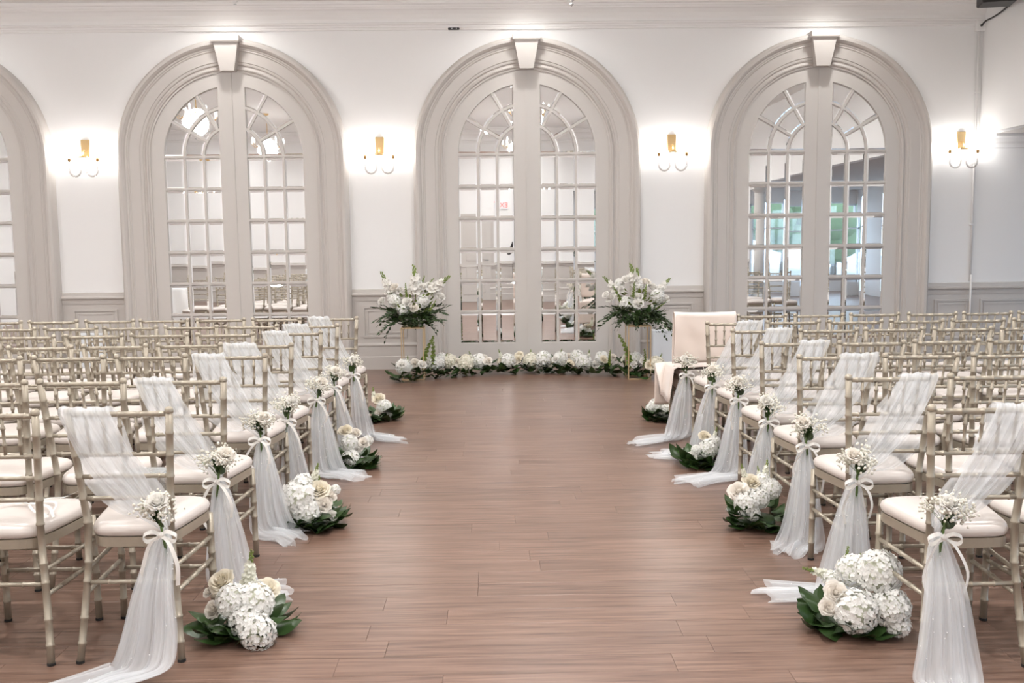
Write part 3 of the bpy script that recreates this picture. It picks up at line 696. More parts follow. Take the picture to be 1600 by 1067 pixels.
HY = [hydrangea_mesh(i, M['hyd']) for i in range(3)]; HYC = [hydrangea_mesh(9, M['hyd_cream'])]
ROS = dict(ivory=rose_mesh(1, M['rose']), cream=rose_mesh(2, M['rose_cream'], 1.08), white=rose_mesh(3, M['rose_white'], .95))
SPK = [spike_mesh(i, .21, .030, 34, M['stock'], .28) for i in range(3)]
GLAD = [spike_mesh(i+20, .30, .052, 30, M['rose_white'], .3) for i in range(3)]
BELL = [bells_mesh(i) for i in range(2)]
LEAF = [leaf_mesh_(.105, .078, i, M['leaf'], c) for i, c in enumerate((.15, .35, .6))]
LIMELEAF = leaf_mesh_(.105, .06, 9, M['lime'], .3)
SPRIG = [sprig_mesh(i, .30, d, 16, .072, M['leaf2']) for i, d in enumerate((.15, .35, .6, .95))]
BREATH = [breath_mesh(i) for i in range(3)]; BREATH_TIGHT = [breath_mesh(7, 130, .10, .42)]

def put(name, me, parent, p, d=(0, 0, 1), s=1.0, roll=0.0, o0=Vector((0, 0, 0))):
    return link(name, me, parent, mw=Matrix.Translation(Vector(p)-o0) @ orient(d, roll) @ Matrix.Scale(s, 4))
def leaves(parent, c, n_, r0, r1, zlo, zhi, seed, s=1.0, azc=None, azs=pi, emax=.75, lime=False, emin=-.12):
    g_ = random.Random(seed); o0 = Vector(parent.location)
    for i in range(n_):
        a = (g_.uniform(-pi, pi) if azc is None else azc+g_.uniform(-azs, azs)); rr = g_.uniform(r0, r1); el = g_.uniform(emin, emax)
        z = g_.uniform(zlo, zhi); d = Vector((math.cos(a)*math.cos(el), math.sin(a)*math.cos(el), math.sin(el)))
        sc_ = s*g_.uniform(.75, 1.15); base = Vector((c[0]+math.cos(a)*rr, c[1]+math.sin(a)*rr, z))
        L = .115*sc_
        if base.z+d.z*L < .012: d.z = (.014-base.z)/L; d.normalize()
        # leaf face up: build basis with normal closest to up
        zz = d; xx = zz.cross(Vector((g_.gauss(0, .35), g_.gauss(0, .35), 1))).normalized(); yy = zz.cross(xx)
        mw = Matrix(((xx.x, yy.x, zz.x, 0), (xx.y, yy.y, zz.y, 0), (xx.z, yy.z, zz.z, 0), (0, 0, 0, 1)))
        link('leaf', LIMELEAF if lime else LEAF[g_.randrange(3)], parent, mw=Matrix.Translation(base-o0) @ mw @ Matrix.Scale(sc_, 4))
def blooms(parent, spec, yb, c, seed, px):
    """spec: kind,u,v,radius_px,(depth offset); px is metres per pixel"""
    g_ = random.Random(seed); o0 = Vector(parent.location)
    for it in spec:
        k, u, v, rp = it[:4]; dy = it[4] if len(it) > 4 else 0
        p = at_y(u, v, yb+dy); r = rp*px; p.z = max(p.z, r*.75)
        out = (Vector((p.x-c[0], p.y-c[1]-.06, p.z-c[2])).normalized()+Vector((0, -.55, .45))).normalized()
        if k in ('h', 'hc'): put('hydrangea', (HY[g_.randrange(3)] if k == 'h' else HYC[0]), parent, p, out, r/.088, g_.uniform(0, 6), o0)
        elif k in ('ri', 'rc', 'rw'):
            me = ROS[dict(ri='ivory', rc='cream', rw='white')[k]]; put('rose', me, parent, p-out*r*.55, out, r/.040, g_.uniform(0, 6), o0)
        else:                         # spikes: u,v is the tip, it[5:7] the foot
            a = at_y(it[5], it[6], yb+dy); a.z = max(a.z, .01); d = p-a; L = d.length
            if k == 's': put('stock_spike', SPK[g_.randrange(3)], parent, a, d, L/.21, g_.uniform(0, 6), o0)
            elif k == 'g': put('gladiolus_spike', GLAD[g_.randrange(3)], parent, a, d, L/.30, g_.uniform(0, 6), o0)
            elif k == 'b': put('green_bells', BELL[g_.randrange(2)], parent, a, d, L/.26, g_.uniform(0, 6), o0)

# floor bouquets beside the aisle
BQ = [
 ((-1, 0), (380, 995), [('h', 364, 938, 28, -.05), ('h', 398, 940, 33, -.03), ('h', 386, 968, 30, -.08), ('h', 403, 994, 30, -.13), ('rc', 345, 908, 19, .03), ('rc', 418, 920, 18, .05), ('ri', 332, 953, 15, -.02), ('ri', 325, 925, 9, .03), ('s', 396, 856, 5, .05, 384, 935)],
  'floor bouquet with cream roses and one tall stock spike, by the furthest row from doors'),
 ((-1, 2), (490, 825), [('h', 468, 778, 31, -.02), ('h', 480, 800, 24, -.05), ('h', 474, 756, 18, .03), ('rc', 498, 764, 15, .0), ('ri', 506, 787, 13, -.04), ('ri', 516, 775, 10, 0), ('rw', 519, 806, 9, -.04), ('h', 524, 765, 9, .04), ('s', 494, 722, 4, .05, 488, 765), ('b', 505, 742, 4, .06, 494, 775)],
  'floor bouquet with one large hydrangea ball and lime bells, by the fifth row'),
 ((-1, 4), (548, 732), [('h', 546, 692, 15, -.01), ('h', 548, 716, 15, -.05), ('rc', 539, 672, 10, .03), ('ri', 555, 676, 9, .03), ('ri', 569, 691, 9, 0), ('h', 575, 688, 9, .03), ('rw', 560, 700, 8, -.02)],
  'low floor bouquet of white hydrangeas and ivory roses with trailing leaves, beside the third row'),
 ((-1, 6), (594, 657), [('h', 600, 636, 13, 0), ('rc', 591, 622, 9, .02), ('ri', 594, 646, 8, -.04), ('h', 606, 645, 9, -.02), ('s', 581, 605, 3, .04, 586, 632)],
  'small floor bouquet with cream rose and hydrangea by the front row, opposite the blush cloth'),
 ((1, 0), (1325, 985), [('h', 1372, 895, 39, -.03), ('h', 1338, 955, 37, -.11), ('h', 1392, 948, 33, -.10), ('h', 1332, 892, 28, .03), ('h', 1402, 975, 22, -.12), ('ri', 1306, 925, 18, -.07), ('ri', 1294, 948, 14, -.09), ('h', 1300, 905, 16, .05), ('s', 1258, 884, 5, .08, 1312, 905), ('s', 1322, 855, 4, .12, 1322, 905), ('s', 1338, 862, 4, .1, 1330, 905), ('b', 1366, 872, 4, -.02, 1352, 925)],
  'largest floor bouquet, full white hydrangeas and one ivory rose, by the furthest row'),
 ((1, 2), (1190, 825), [('ri', 1154, 767, 16, -.02), ('h', 1166, 787, 21, -.05), ('h', 1204, 764, 18, .02), ('rc', 1174, 752, 13, .03), ('h', 1186, 778, 18, -.02), ('h', 1192, 752, 14, .05), ('h', 1176, 802, 13, -.07), ('s', 1155, 724, 3, .06, 1168, 755), ('s', 1204, 718, 4, .07, 1192, 755), ('s', 1188, 728, 3, .08, 1186, 756)],
  'floor bouquet with three stock spikes and broad dark leaves, beside the fifth row from doors'),
 ((1, 4), (1098, 730), [('h', 1107, 700, 16, -.01), ('rw', 1081, 714, 9, -.02), ('rc', 1101, 681, 9, .03), ('h', 1116, 690, 11, .03), ('h', 1088, 703, 9, .0), ('s', 1122, 668, 3, .04, 1112, 692)],
  'floor bouquet half covered by a tulle tail, by the third row from doors'),
 ((1, 6), (1040, 657), [('h', 1024, 634, 12, 0), ('h', 1041, 643, 12, -.03), ('rc', 1040, 624, 9, .02), ('ri', 1030, 623, 8, .03), ('h', 1016, 638, 8, .0), ('s', 1052, 598, 3, .04, 1046, 628)],
  'small floor bouquet of hydrangea and cream rose at the foot of the blush-draped chair'),
]
for i, ((sd, r), (u, v), spec, lab) in enumerate(BQ):
    c = at_z(u, v, 0); px = c.y/FPX; c2 = Vector((c.x, c.y+.05, 0))
    t = thing('floor_bouquet', lab, 'bouquet', c2, group='floor bouquets along the aisle')
    blooms(t, spec, c2.y-.01, (c2.x, c2.y+.03, .05), 40+i, px)
    leaves(t, (c2.x, c2.y+.01), 34, .06, .13, .02, .08, 60+i, 1.05, emax=.38)
    leaves(t, (c2.x, c2.y-.02), 14, .05, .10, .015, .03, 80+i, 1.1, azc=-pi/2, azs=1.6, emax=.2)
    q = MB(); q.lathe([(.075, .0), (.085, .02), (.075, .05), (.03, .06)], 14); q.build('foam_base', M['leaf2'], t, True)

# gold stands with tall arrangements
STAND = []
for k, (u0, u1, v0, vt, lab) in enumerate(((629, 662, 594, 512, 'open gold wire flower stand away from the white box'), (982, 1017, 593, 509, 'open gold wire flower stand beside the white box'))):
    a, b_ = at_z(u0, v0), at_z(u1, v0); cx, cy = (a.x+b_.x)/2, a.y+.115; w = .117; h = at_y((u0+u1)/2, vt, a.y).z
    t = thing('flower_stand', lab, 'stand', (cx, cy, 0), group='gold flower stands'); r = .006
    for sx in (-1, 1):
        for sy in (-1, 1):
            q = MB(); q.cbox((sx*w-r, sy*w-r, 0), (sx*w+r, sy*w+r, h), .0015); q.build('post', M['gold_pale'], t)
    for z in (r, h-r):
        for sg in (-1, 1):
            q = MB(); q.cbox((-w, sg*w-r, z-r), (w, sg*w+r, z+r), .0015); q.build('rail', M['gold_pale'], t)
            q = MB(); q.cbox((sg*w-r, -w, z-r), (sg*w+r, w, z+r), .0015); q.build('rail', M['gold_pale'], t)
    q = MB(); q.cbox((-w, -w, h), (w, w, h+.006), .002); q.build('top_plate', M['gold_pale'], t)
    STAND.append((cx, cy, h+.006))
TA = [
 [('h', 616, 469, 11), ('h', 630, 484, 10.5, -.05), ('h', 661, 471, 11.5), ('h', 652, 446, 10, .06), ('rw', 636, 471, 8, -.06), ('ri', 647, 481, 7, -.08), ('rw', 596, 470, 7, .02), ('rw', 689, 463, 8, .03), ('ri', 616, 448, 7, 0), ('ri', 646, 457, 6), ('rw', 661, 448, 8, .0), ('rw', 625, 453, 6, .03), ('rw', 672, 446, 8, .05), ('h', 676, 452, 8, .06), ('rw', 606, 456, 6, .05),
  ('g', 595, 424, 4, .03, 617, 468), ('g', 652, 414, 4, .03, 649, 470), ('g', 650, 424, 4, .06, 645, 465), ('g', 704, 431, 4, .02, 664, 462), ('g', 690, 438, 4, .05, 665, 465), ('b', 632, 442, 4, -.02, 636, 470), ('b', 684, 470, 4, -.04, 668, 490), ('b', 660, 430, 3, .05, 656, 460), ('b', 671, 432, 3, .05, 662, 460), ('b', 676, 470, 3, 0, 660, 492)],
 [('h', 978, 474, 12), ('h', 1027, 463, 12), ('rw', 997, 474, 9, -.06), ('rw', 997, 463, 8, -.02), ('rw', 954, 465, 8), ('rw', 946, 460, 6), ('rw', 1018, 481, 6, -.05), ('rw', 1041, 466, 7), ('rw', 979, 436, 9, .03), ('ri', 1009, 440, 8, .03), ('h', 998, 446, 10, .05), ('rw', 968, 453, 9, .03), ('rw', 1020, 448, 8, .06), ('h', 968, 442, 8, .08),
  ('g', 990, 411, 4, .03, 995, 462), ('g', 997, 418, 4, .05, 995, 460), ('g', 946, 430, 4, .02, 970, 465), ('g', 1048, 435, 4, .02, 1020, 465), ('b', 1012, 444, 4, -.02, 1006, 472), ('b', 989, 440, 4, -.03, 990, 470), ('b', 1043, 474, 4, 0, 1020, 486), ('b', 960, 445, 4, -.02, 972, 475), ('b', 1034, 448, 3, 0, 1020, 475)],
]
for k, (cx, cy, h) in enumerate(STAND):
    t = thing('tall_arrangement', ['white rose and gladiolus arrangement with trailing ruscus, on the stand away from the white box', 'white rose and gladiolus arrangement with trailing ruscus, on the stand beside the white box'][k], 'arrangement', (cx, cy, h), group='arrangements on gold stands')
    q = MB(); q.lathe([(.05, 0), (.06, .015), (.06, .06), (.04, .08)], 16); q.build('foam_base', M['leaf2'], t, True)
    px = cy/FPX; blooms(t, TA[k], cy-.04, (cx, cy, h+.12), 90+k, px)
    g_ = random.Random(30+k)
    for i in range(78):
        a = 2*pi*i/39+g_.uniform(-.2, .2); z = h+g_.uniform(.03, .17); s_ = g_.uniform(.45, 1.0)*(1.3 if abs(math.cos(a)) > .75 else .85)
        me = SPRIG[g_.randrange(4)]
        link('foliage_sprig', me, t, (.06*math.cos(a), .06*math.sin(a), z-h), (g_.uniform(-.3, .3), g_.uniform(-.35, .1), a), s_)
    leaves(t, (cx, cy), 44, .06, .20, h+.03, h+.15, 33+k, .75)
    leaves(t, (cx, cy), 34, .10, .22, h+.15, h+.36, 133+k, .62, lime=True, azc=-pi/2, azs=2.0)
    leaves(t, (cx, cy), 40, .05, .15, h+.015, h+.10, 233+k, .7, emin=-.55, emax=.3)

# garland in front of the central door
t = thing('flower_garland', 'low curved garland of white roses, hydrangeas and greenery across the central door', 'garland', (.33, 10.8, 0))
g_ = random.Random(77); o0 = Vector(t.location); N = 34
gy = lambda x: 10.90-.52*((x-.30)/1.33)**2
for i in range(N):
    x = -1.08+2.78*(i+.5)/N+g_.uniform(-.03, .03); yy = gy(x)
    for j in range(2 if i % 3 else 1):
        p = Vector((x+g_.uniform(-.045, .045), yy-.02+g_.uniform(-.10, .07), g_.uniform(.09, .19))); out = Vector((g_.gauss(0, .35), -.75+g_.uniform(-.2, .2), .65)); k = g_.random()
        if k < .42: p.z = max(p.z, .09); put('hydrangea', HY[g_.randrange(3)] if k < .35 else HYC[0], t, p, out, g_.uniform(.85, 1.1), g_.uniform(0, 6), o0)
        else: put('rose', ROS[g_.choice(['ivory', 'white', 'white', 'cream', 'ivory'])], t, p, out, g_.uniform(.9, 1.3), g_.uniform(0, 6), o0)
    leaves(t, (x, yy-.04), 8, .04, .12, .015, .10, 500+i, 1.05, azc=-pi/2, azs=1.9, emax=.4)
    leaves(t, (x, yy+.04), 3, .02, .08, .08, .16, 600+i, .9, azc=pi/2, azs=1.9)
    if i % 4 == 1: put('stock_spike', SPK[i % 3], t, (x, yy, .12), (g_.gauss(0, .3), -.2, 1), .75, 0, o0)
for p, d, s_ in (((-.83, 10.5, .1), (.12, 0, 1), 1.45), ((-.74, 10.52, .1), (.28, 0, 1), 1.35), ((1.42, 10.38, .1), (-.12, 0, 1), 1.5), ((1.2, 10.5, .1), (-.05, -.1, 1), .8), ((1.55, 10.35, .1), (.3, 0, 1), .8)):
    put('green_bells', BELL[0], t, p, d, s_, g_.uniform(0, 6), o0)

# ------------------------------------------------------------------ tulle sashes with ribbon and flower sprays
def sheet(keys, n_s, n_t, pleats, seed, q, rag=0.0):
    """keys: (x,y,z, width, latx,laty,latz, amp)"""
    g_ = random.Random(seed); K = smoothpath(keys, n_s); ph = [g_.uniform(0, 6.28) for _ in range(6)]; P = []
    for i, k in enumerate(K):
        c = Vector(k[:3]); w = max(.012, k[3]); l = Vector(k[4:7]).normalized(); amp = k[7]; s_ = i/(n_s-1)
        t0, t1 = Vector(K[max(0, i-1)][:3]), Vector(K[min(n_s-1, i+1)][:3]); tan = (t1-t0).normalized(); nn = tan.cross(l).normalized(); rw = []; e_ = max(0, (s_-.72)/.28)**1.5*rag
        for j in range(n_t):
            t = j/(n_t-1); a = 2*pi*(pleats*t+.22*math.sin(3.1*s_+ph[0])+.12*math.sin(7*s_*t+ph[1]))+ph[2]
            wv = .50*math.sin(a)+.22*math.sin(2.27*a+ph[3]+2*s_)+.45*math.sin(.41*a+ph[4]+4*s_)
            p = c+l*((t-.5)*w+.018*w*math.sin(a*1.3+ph[5]))+nn*(amp*wv); p.z = max(p.z, .004+.022*(.5+.5*math.sin(a*.9+6*s_+ph[5]))*(.5+.5*math.sin(4*s_*6+ph[4]+3*t))); rw.append(p)
            if e_: rw[-1] = p+tan*(e_*(.6*math.sin(5.2*t+ph[3])+.4*math.sin(13*t+ph[4])))
        P.append(rw)
    q.grid(P, True)
    return P
RLAB = ['row furthest from doors']+[f'{k} row from doors' for k in ROWN[1:6]]+['front row']
def sash(sd, r, x0, y0, tail_dir, tail_len, droop, seed):
    """sd -1: aisle on +x"""
    ai = -sd; g_ = random.Random(seed); K = Vector((x0+ai*.150, y0-.235, .487)); o = (x0-ai*.115, y0-.24, .93)
    t = thing('tulle_sash', f"white tulle sash across the aisle chair, {RLAB[r]}, {'blush-cloth side' if sd > 0 else 'across from blush cloth'}", 'tulle sash', K, group='tulle sashes on the aisle chairs')
    def loc(q): q.v = [(p[0]-K.x, p[1]-K.y, p[2]-K.z) for p in q.v]; return q
    q = MB(); wt = g_.uniform(.15, .19); px_, pz_ = -ai*.42, -.30       # lateral, perpendicular to the diagonal
    L = Vector((-ai*.8, 0, -.5)).normalized()
    sheet([(o[0], y0-.190, .80, wt*.9, -ai, 0, 0, .006), (o[0], y0-.205, .90, wt, -ai, 0, 0, .006), (o[0], y0-.245, .932, wt, -ai, 0, 0, .005), (o[0]+ai*.02, y0-.285, .90, wt, -ai, 0, -.1, .010),
           (o[0]+ai*.10, y0-.285, .74, wt*.95, -ai*.9, 0, -.3, .014), (K.x-ai*.075, y0-.268, .60, wt*.62, L.x, 0, L.z, .012), (K.x-ai*.01, K.y-.020, K.z+.02, .040, L.x, 0, L.z, .006), (K.x, K.y-.02, K.z, .03, L.x, 0, L.z, .004)], 34, 44, 3.6, seed, q)
    if droop >= 0: loc(q).build('drape', M['tulle'], t, True)
    if droop > 0:
        q = MB()
        sheet([(o[0], y0-.24, .925, wt, -ai, 0, 0, .008), (o[0]-ai*.01, y0-.17, .86, wt*1.1, -ai, 0, 0, .014), (o[0]+ai*.03, y0-.155, .70, wt*(1+droop), -ai*.9, 0, -.4, .018), (K.x-ai*.12, y0-.16, .58-.03*droop, wt*(.9+droop*.6), L.x, 0, L.z, .016), (K.x-ai*.03, K.y+.03, K.z+.05, .07, L.x, 0, L.z, .008), (K.x, K.y, K.z+.01, .03, L.x, 0, L.z, .004)], 26, 40, 3.0, seed+1, q)
        loc(q).build('inner_drape', M['tulle'], t, True)
    dx, dy = tail_dir; dl_ = math.hypot(dx, dy); dx, dy = dx/dl_, dy/dl_; lx, ly = (-dy, dx) if -dy*1 >= 0 else (dy, -dx)
    if abs(dy) < .3: lx, ly = (.25, 1 if dx < 0 else -1)
    pts = None
    for lay in range(2):
        q = MB(); e = lay*.012; wf = g_.uniform(.9, 1.12); mx, my = dx*.05, dy*.03-.02
        P = sheet([(K.x, K.y-.022-e, K.z, .032, 1, 0, 0, .005), (K.x+mx*.2, K.y-.035-e, K.z-.05, .075*wf, 1, 0, 0, .010), (K.x+mx*.6, K.y-.05+my-e, .30, .135*wf, 1, 0, 0, .018), (K.x+mx, K.y-.06+my*1.5-e, .13, .19*wf, 1, 0, 0, .024),
              (K.x+mx*1.3+dx*.02, K.y-.07+my*2-e, .035+e*.5, .215*wf, 1*.7+lx*.3, ly*.3, 0, .022), (K.x+mx*1.4+dx*(.05+tail_len*.35), K.y-.08+my*2+dy*(.03+tail_len*.35), .026+e*.6, .17*wf, lx, ly, 0, .024), (K.x+mx*1.4+dx*(.06+tail_len), K.y-.08+my*2+dy*(.05+tail_len), .016+e*.4, .23*wf, lx, ly, 0, .020)], 50, 50, 3.4, seed+5+lay, q, .07)
        loc(q).build('tail', M['tulle'], t, True)
        if lay == 0: pts = P
    q = MB()
    for i in range(42):
        p = Vector(pts[g_.randrange(8, 48)][g_.randrange(50)])-K; q.sphere(p+Vector((0, -.003, .002)), .0026, 6, 4)
    tag(q.build('pearl_beads', M['pearl'], t, True), kind='stuff')
    # ---- spray
    f = thing('flower_spray', f"rose and baby's breath spray on aisle chair, {RLAB[r]}, {'blush-cloth side' if sd > 0 else 'across from blush cloth'}", 'flower spray', K+Vector((0, -.03, 0)), group='flower sprays on the aisle chairs')
    lean = ai*g_.uniform(.0, .28) if r else ai*-.05
    A = Vector((0, -.025, -.0)); up = Vector((lean, -.22, 1)).normalized()
    q = MB(); q.tube([A-up*.12, A+up*.12], .0035, 6); q.tube([A-up*.10+Vector((.006, 0, 0)), A+up*.10], .003, 6); q.build('stem', M['stem'], f, True)
    rp = A+up*.115+Vector((ai*g_.uniform(.0, .03), -.012, 0)); put('rose', ROS['ivory' if r % 3 else 'white'], f, rp, (lean+.1, -.55, .8), g_.uniform(.80, .95), g_.uniform(0, 6))
    put('babys_breath', (BREATH_TIGHT[0] if (r == 0 and sd < 0) else BREATH[seed % 3]), f, A+up*.035, up+Vector((-ai*.25, -.1, 0)), 1.05 if (r == 0 and sd < 0) else 1.1, g_.uniform(0, 6))
    put('babys_breath', BREATH[(seed+1) % 3], f, A+up*.05, up+Vector((ai*.35, 0, 0)), .95, g_.uniform(0, 6))
    for i in range(4):
        az = g_.uniform(-pi, 0); put('leaf', LEAF[i % 3], f, A+up*(.03+.012*i), (math.cos(az)*.6, math.sin(az)*.7, .75), g_.uniform(.45, .62), az)
    def strip_rib(pts_, w, wdir):
        PP = [[Vector(p)-Vector(wdir)*w/2, Vector(p)+Vector(wdir)*w/2] for p in smoothpath(pts_, 16)]; q.grid(PP)
    q = MB(); B = Vector((0, -.040, 0))
    for s_ in (-1, 1):
        strip_rib([tuple(B), tuple(B+Vector((s_*.026, -.012, .016))), tuple(B+Vector((s_*.058, -.010, .0))), tuple(B+Vector((s_*.045, -.004, -.022))), tuple(B+Vector((0, .002, -.004)))], .015, (0, .5, .85))
        ln = g_.uniform(.13, .24); strip_rib([tuple(B), tuple(B+Vector((s_*.035, -.015, -.03))), tuple(B+Vector((s_*(.05+g_.uniform(0, .03)), -.02, -ln*.6))), tuple(B+Vector((s_*(.03+g_.uniform(0, .05)), -.015, -ln)))], .014, (.9, .4, 0))
    q.sphere(B, .013, 8, 6, (1, .7, .9)); q.build('ribbon_bow', M['ribbon'], f, True)
# per row: tail direction on the floor, length, how far the inner drape fans out
TL = {-1: [((-.75, -.6), .20, .1), ((.8, .1), .14, .5), ((.85, -.45), .10, .6), ((.95, .1), .05, .5), ((.9, -.3), .16, .7), ((.9, 0), .04, .3), ((1, -.2), .22, .5)],
      1: [((-.25, -1), .10, .1), ((-.95, .25), .24, .8), ((-.5, -.5), .05, .5), ((-.9, -.1), .05, .5), ((-1, -.35), .26, .5), ((-1, .2), .26, .3), ((-1, -.25), .28, -1)]}
for sd in (-1, 1):
    for r, (x0, y0) in enumerate(AISLE[sd]): sash(sd, r, x0, y0, *TL[sd][r], 100+20*r+sd*7)

# ------------------------------------------------------------------ blush cloth on the front-row aisle chair
x0, y0 = AISLE[1][6]
t = thing('blush_cloth', 'blush satin cloth covering the front-row aisle chair', 'cloth', (x0, y0, .45))
q = MB(); N1, N2 = 26, 30; PP = []
prof_ = [(-.170, .56), (-.172, .66), (-.185, .78), (-.200, .90), (-.215, .938), (-.245, .946), (-.272, .935), (-.282, .90), (-.285, .78), (-.282, .66), (-.280, .585)]
prof_ = smoothpath(prof_, N1)
g_ = random.Random(4)
for i, (yy, z) in enumerate(prof_):
    rw = []
    for j in range(N2):
        t_ = j/(N2-1); w = .028 if .25 < i/N1 < .7 else .030
        x = -.235+.455*t_; wr = .006*math.sin(5*t_+z*9)+.004*math.sin(17*t_+z*21)*(1-t_)+.004*math.sin(z*43+3*t_)
        sag = .012*math.sin(pi*t_) if 4 <= i*10/N1 <= 6 else 0
        rw.append((x+(.02 if z < .7 and yy < -.25 else 0)*(t_-.3), yy+wr, z-.45-sag*.4-(.010*t_ if i > N1-4 else 0)))
    PP.append(rw)
q.grid(PP); o = q.build('back_cover', M['pink'], t, True); sm = o.modifiers.new('thick', 'SOLIDIFY'); sm.thickness = .004
q = MB(); PP = []
keys = [(-.150, .075), (-.06, .080), (.10, .078), (.19, .072), (.222, .05), (.228, -.05), (.232, -.16), (.24, -.27)]
for i, (yy, z) in enumerate(smoothpath(keys, 26)):
    rw = []
    for j in range(24):
        t_ = j/23; x = -.30+.44*t_; zz = z+.004*math.sin(11*t_+3*i*.3)
        if t_ < .22 and yy < .21: k = (.22-t_)/.22; zz = min(zz, .06-.26*k+.01*math.sin(i*.7)); x = -.215-.035*k-.012*math.sin(i*.6)*k
        rw.append((x, yy+.012*math.sin(9*t_)*(1 if yy > .2 else .15), zz))
    PP.append(rw)
q.grid(PP); o = q.build('seat_cover', M['pink'], t, True); sm = o.modifiers.new('thick', 'SOLIDIFY'); sm.thickness = .004

# white boxes standing against the wainscot
for k, (ua, ub, vt, lab) in enumerate(((1020, 1056, 516, 'white box against the wainscot beside a gold flower stand'), (118, 163, 522, 'white box against the wainscot between doors, seen through the chair backs'), (1580, 1625, 517, 'white box against the long wainscot past the conduit'))):
    yb = D-.20; a, b_ = at_y(ua, vt, yb), at_y(ub, vt, yb)
    t = thing('white_box', lab, 'box', ((a.x+b_.x)/2, yb, 0), group='white boxes along the wainscot'); w = (b_.x-a.x)/2
    q = MB(); q.cbox((-w, 0, .012), (w, .14, a.z-.02), .006); q.build('body', M['white_pl'], t)
    q = MB(); q.cbox((-w-.004, -.004, a.z-.02), (w+.004, .144, a.z), .004); q.build('lid', M['white_pl'], t)
    q = MB(); q.box((-w+.02, .02, 0), (w-.02, .12, .012)); q.build('plinth', M['white_pl'], t)

# clear acrylic box on the seat of the furthest aisle chair, loose ribbon on its neighbour
p = at_y(232, 738, 3.72); bx_, by_ = p.x, 3.70
t = thing('acrylic_box', 'clear acrylic box with silver top on the furthest aisle chair seat', 'box', (bx_, by_, .512)); hx, hy, hz = .085, .05, .105
for nm, a, b_ in (('wall_panel', (-hx, -hy, 0), (hx, -hy+.004, hz)), ('wall_panel', (-hx, hy-.004, 0), (hx, hy, hz)), ('wall_panel', (-hx, -hy+.004, 0), (-hx+.004, hy-.004, hz)), ('wall_panel', (hx-.004, -hy+.004, 0), (hx, hy-.004, hz))):
    q = MB(); q.box(a, b_); q.build(nm, M['acrylic'], t)
q = MB(); q.loft([[(x, y, z) for x, y in ((-hx+k, -hy), (hx-k, -hy), (hx, 0), (hx-k, hy), (-hx+k, hy), (-hx, 0))] for k, z in ((.012, hz), (.02, hz+.010), (.035, hz+.016))], True, True); q.build('lid', M['silver'], t)
q = MB(); q.octa((-hx-.012, -hy-.01, .012), .010); q.octa((-hx-.030, -hy-.014, .010), .009); q.build('crystal_clasp', M['crystal'], t)
xn, yn = AISLE[-1][0][0]-.46, AISLE[-1][0][1]
q = MB(); g_ = random.Random(8)
for pts_, w in (([(-.20, -.10, .515), (-.06, .02, .520), (.02, -.01, .528), (.10, -.04, .523), (.17, -.15, .512)], .014), ([(-.04, .0, .522), (.06, .05, .530), (.13, .05, .535), (.16, .10, .548), (.13, .14, .530), (.09, .06, .522)], .012), ([(.02, -.02, .525), (.08, -.10, .520), (.14, -.12, .516), (.10, .02, .522), (-.02, .03, .522)], .012)):
    PP = [[Vector(p)-Vector((.3, .95, 0))*w/2, Vector(p)+Vector((.3, .95, .15))*w/2] for p in smoothpath(pts_, 22)]; q.grid(PP)
t = thing('loose_ribbon', 'loose ivory ribbon lying across a chair seat in the furthest row', 'ribbon', (xn, yn, 0)); o = q.build('strand', M['ribbon'], t, True)
q = MB(); q.sphere((0, .0, .527), .010, 8, 6, (1.2, 1, .6)); q.build('knot', M['ribbon'], t, True)

# ------------------------------------------------------------------ what the mirrors see behind the camera
def table(x, yy, lab, tall):
    t = thing('round_table', lab, 'table', (x, yy, 0), group='cloth-covered tables by the walls'); q = MB(); R = []
    for r, z, fo in ((.62, .004, .07), (.60, .3, .05), (.56, .70, .02), (.55, .742, 0), (.53, .75, 0)):
        R.append([((r+fo*math.sin(j*2*pi*9/72))*math.cos(j*2*pi/72), (r+fo*math.sin(j*2*pi*9/72))*math.sin(j*2*pi/72), z) for j in range(72)])
    q.loft(R, False, True); q.build('tablecloth', M['cloth'], t, True)
    v_ = thing('table_centrepiece', 'leafy white flower centrepiece on the cloth-covered table '+('by the bulkhead' if tall else 'by the side wall'), 'centrepiece', (x, yy, .75), group='table centrepieces')
    h = .35 if tall else .22
    q = MB(); q.lathe([(.07, 0), (.02, .03), (.018, h), (.06, h+.03), (.07, h+.05)], 14); q.build('vase', M['gold'], v_, True)
    g_ = random.Random(int(abs(x)*10))
    for i in range(16):
        a = i*2.4; link('foliage_sprig', SPRIG[i % 4], v_, (0, 0, h+.05), (g_.uniform(-.3, .3), g_.uniform(-.5, .1), a), g_.uniform(.8, 1.2))
    for i in range(7):
        a = i*2.4; put('rose', ROS['white'], v_, (.08*math.cos(a), .08*math.sin(a), h+.07+.02*(i % 3)), (math.cos(a), math.sin(a), 1.2), 1.2)
table(-6.0, 5.6, 'round table under a white cloth by the side wall', False); table(4.9, 1.2, 'round table under a white cloth near the bulkhead columns', True)
t = thing('door_5', 'white panelled door in the wall facing the mirrored doors', 'door', (-.55, YS, 0), kind='structure')
q = MB(); q.box((-.46, 0, 0), (.46, .012, 2.06)); q.build('frame', M['trim'], t); q = MB(); q.box((-.39, .012, .005), (.39, .035, 2.0)); q.build('door_leaf', M['leaf_paint'], t)
for z0, z1 in ((.18, .9), (1.02, 1.86)):
    q = MB(); q.cbox((-.27, .035, z0), (.27, .045, z1), .004); q.build('door_panel', M['leaf_paint'], t)
q = MB(); q.tube([(.32, .035, 1.0), (.32, .08, 1.0), (.22, .08, 1.0)], .010, 8); q.build('door_handle', M['silver'], t, True)
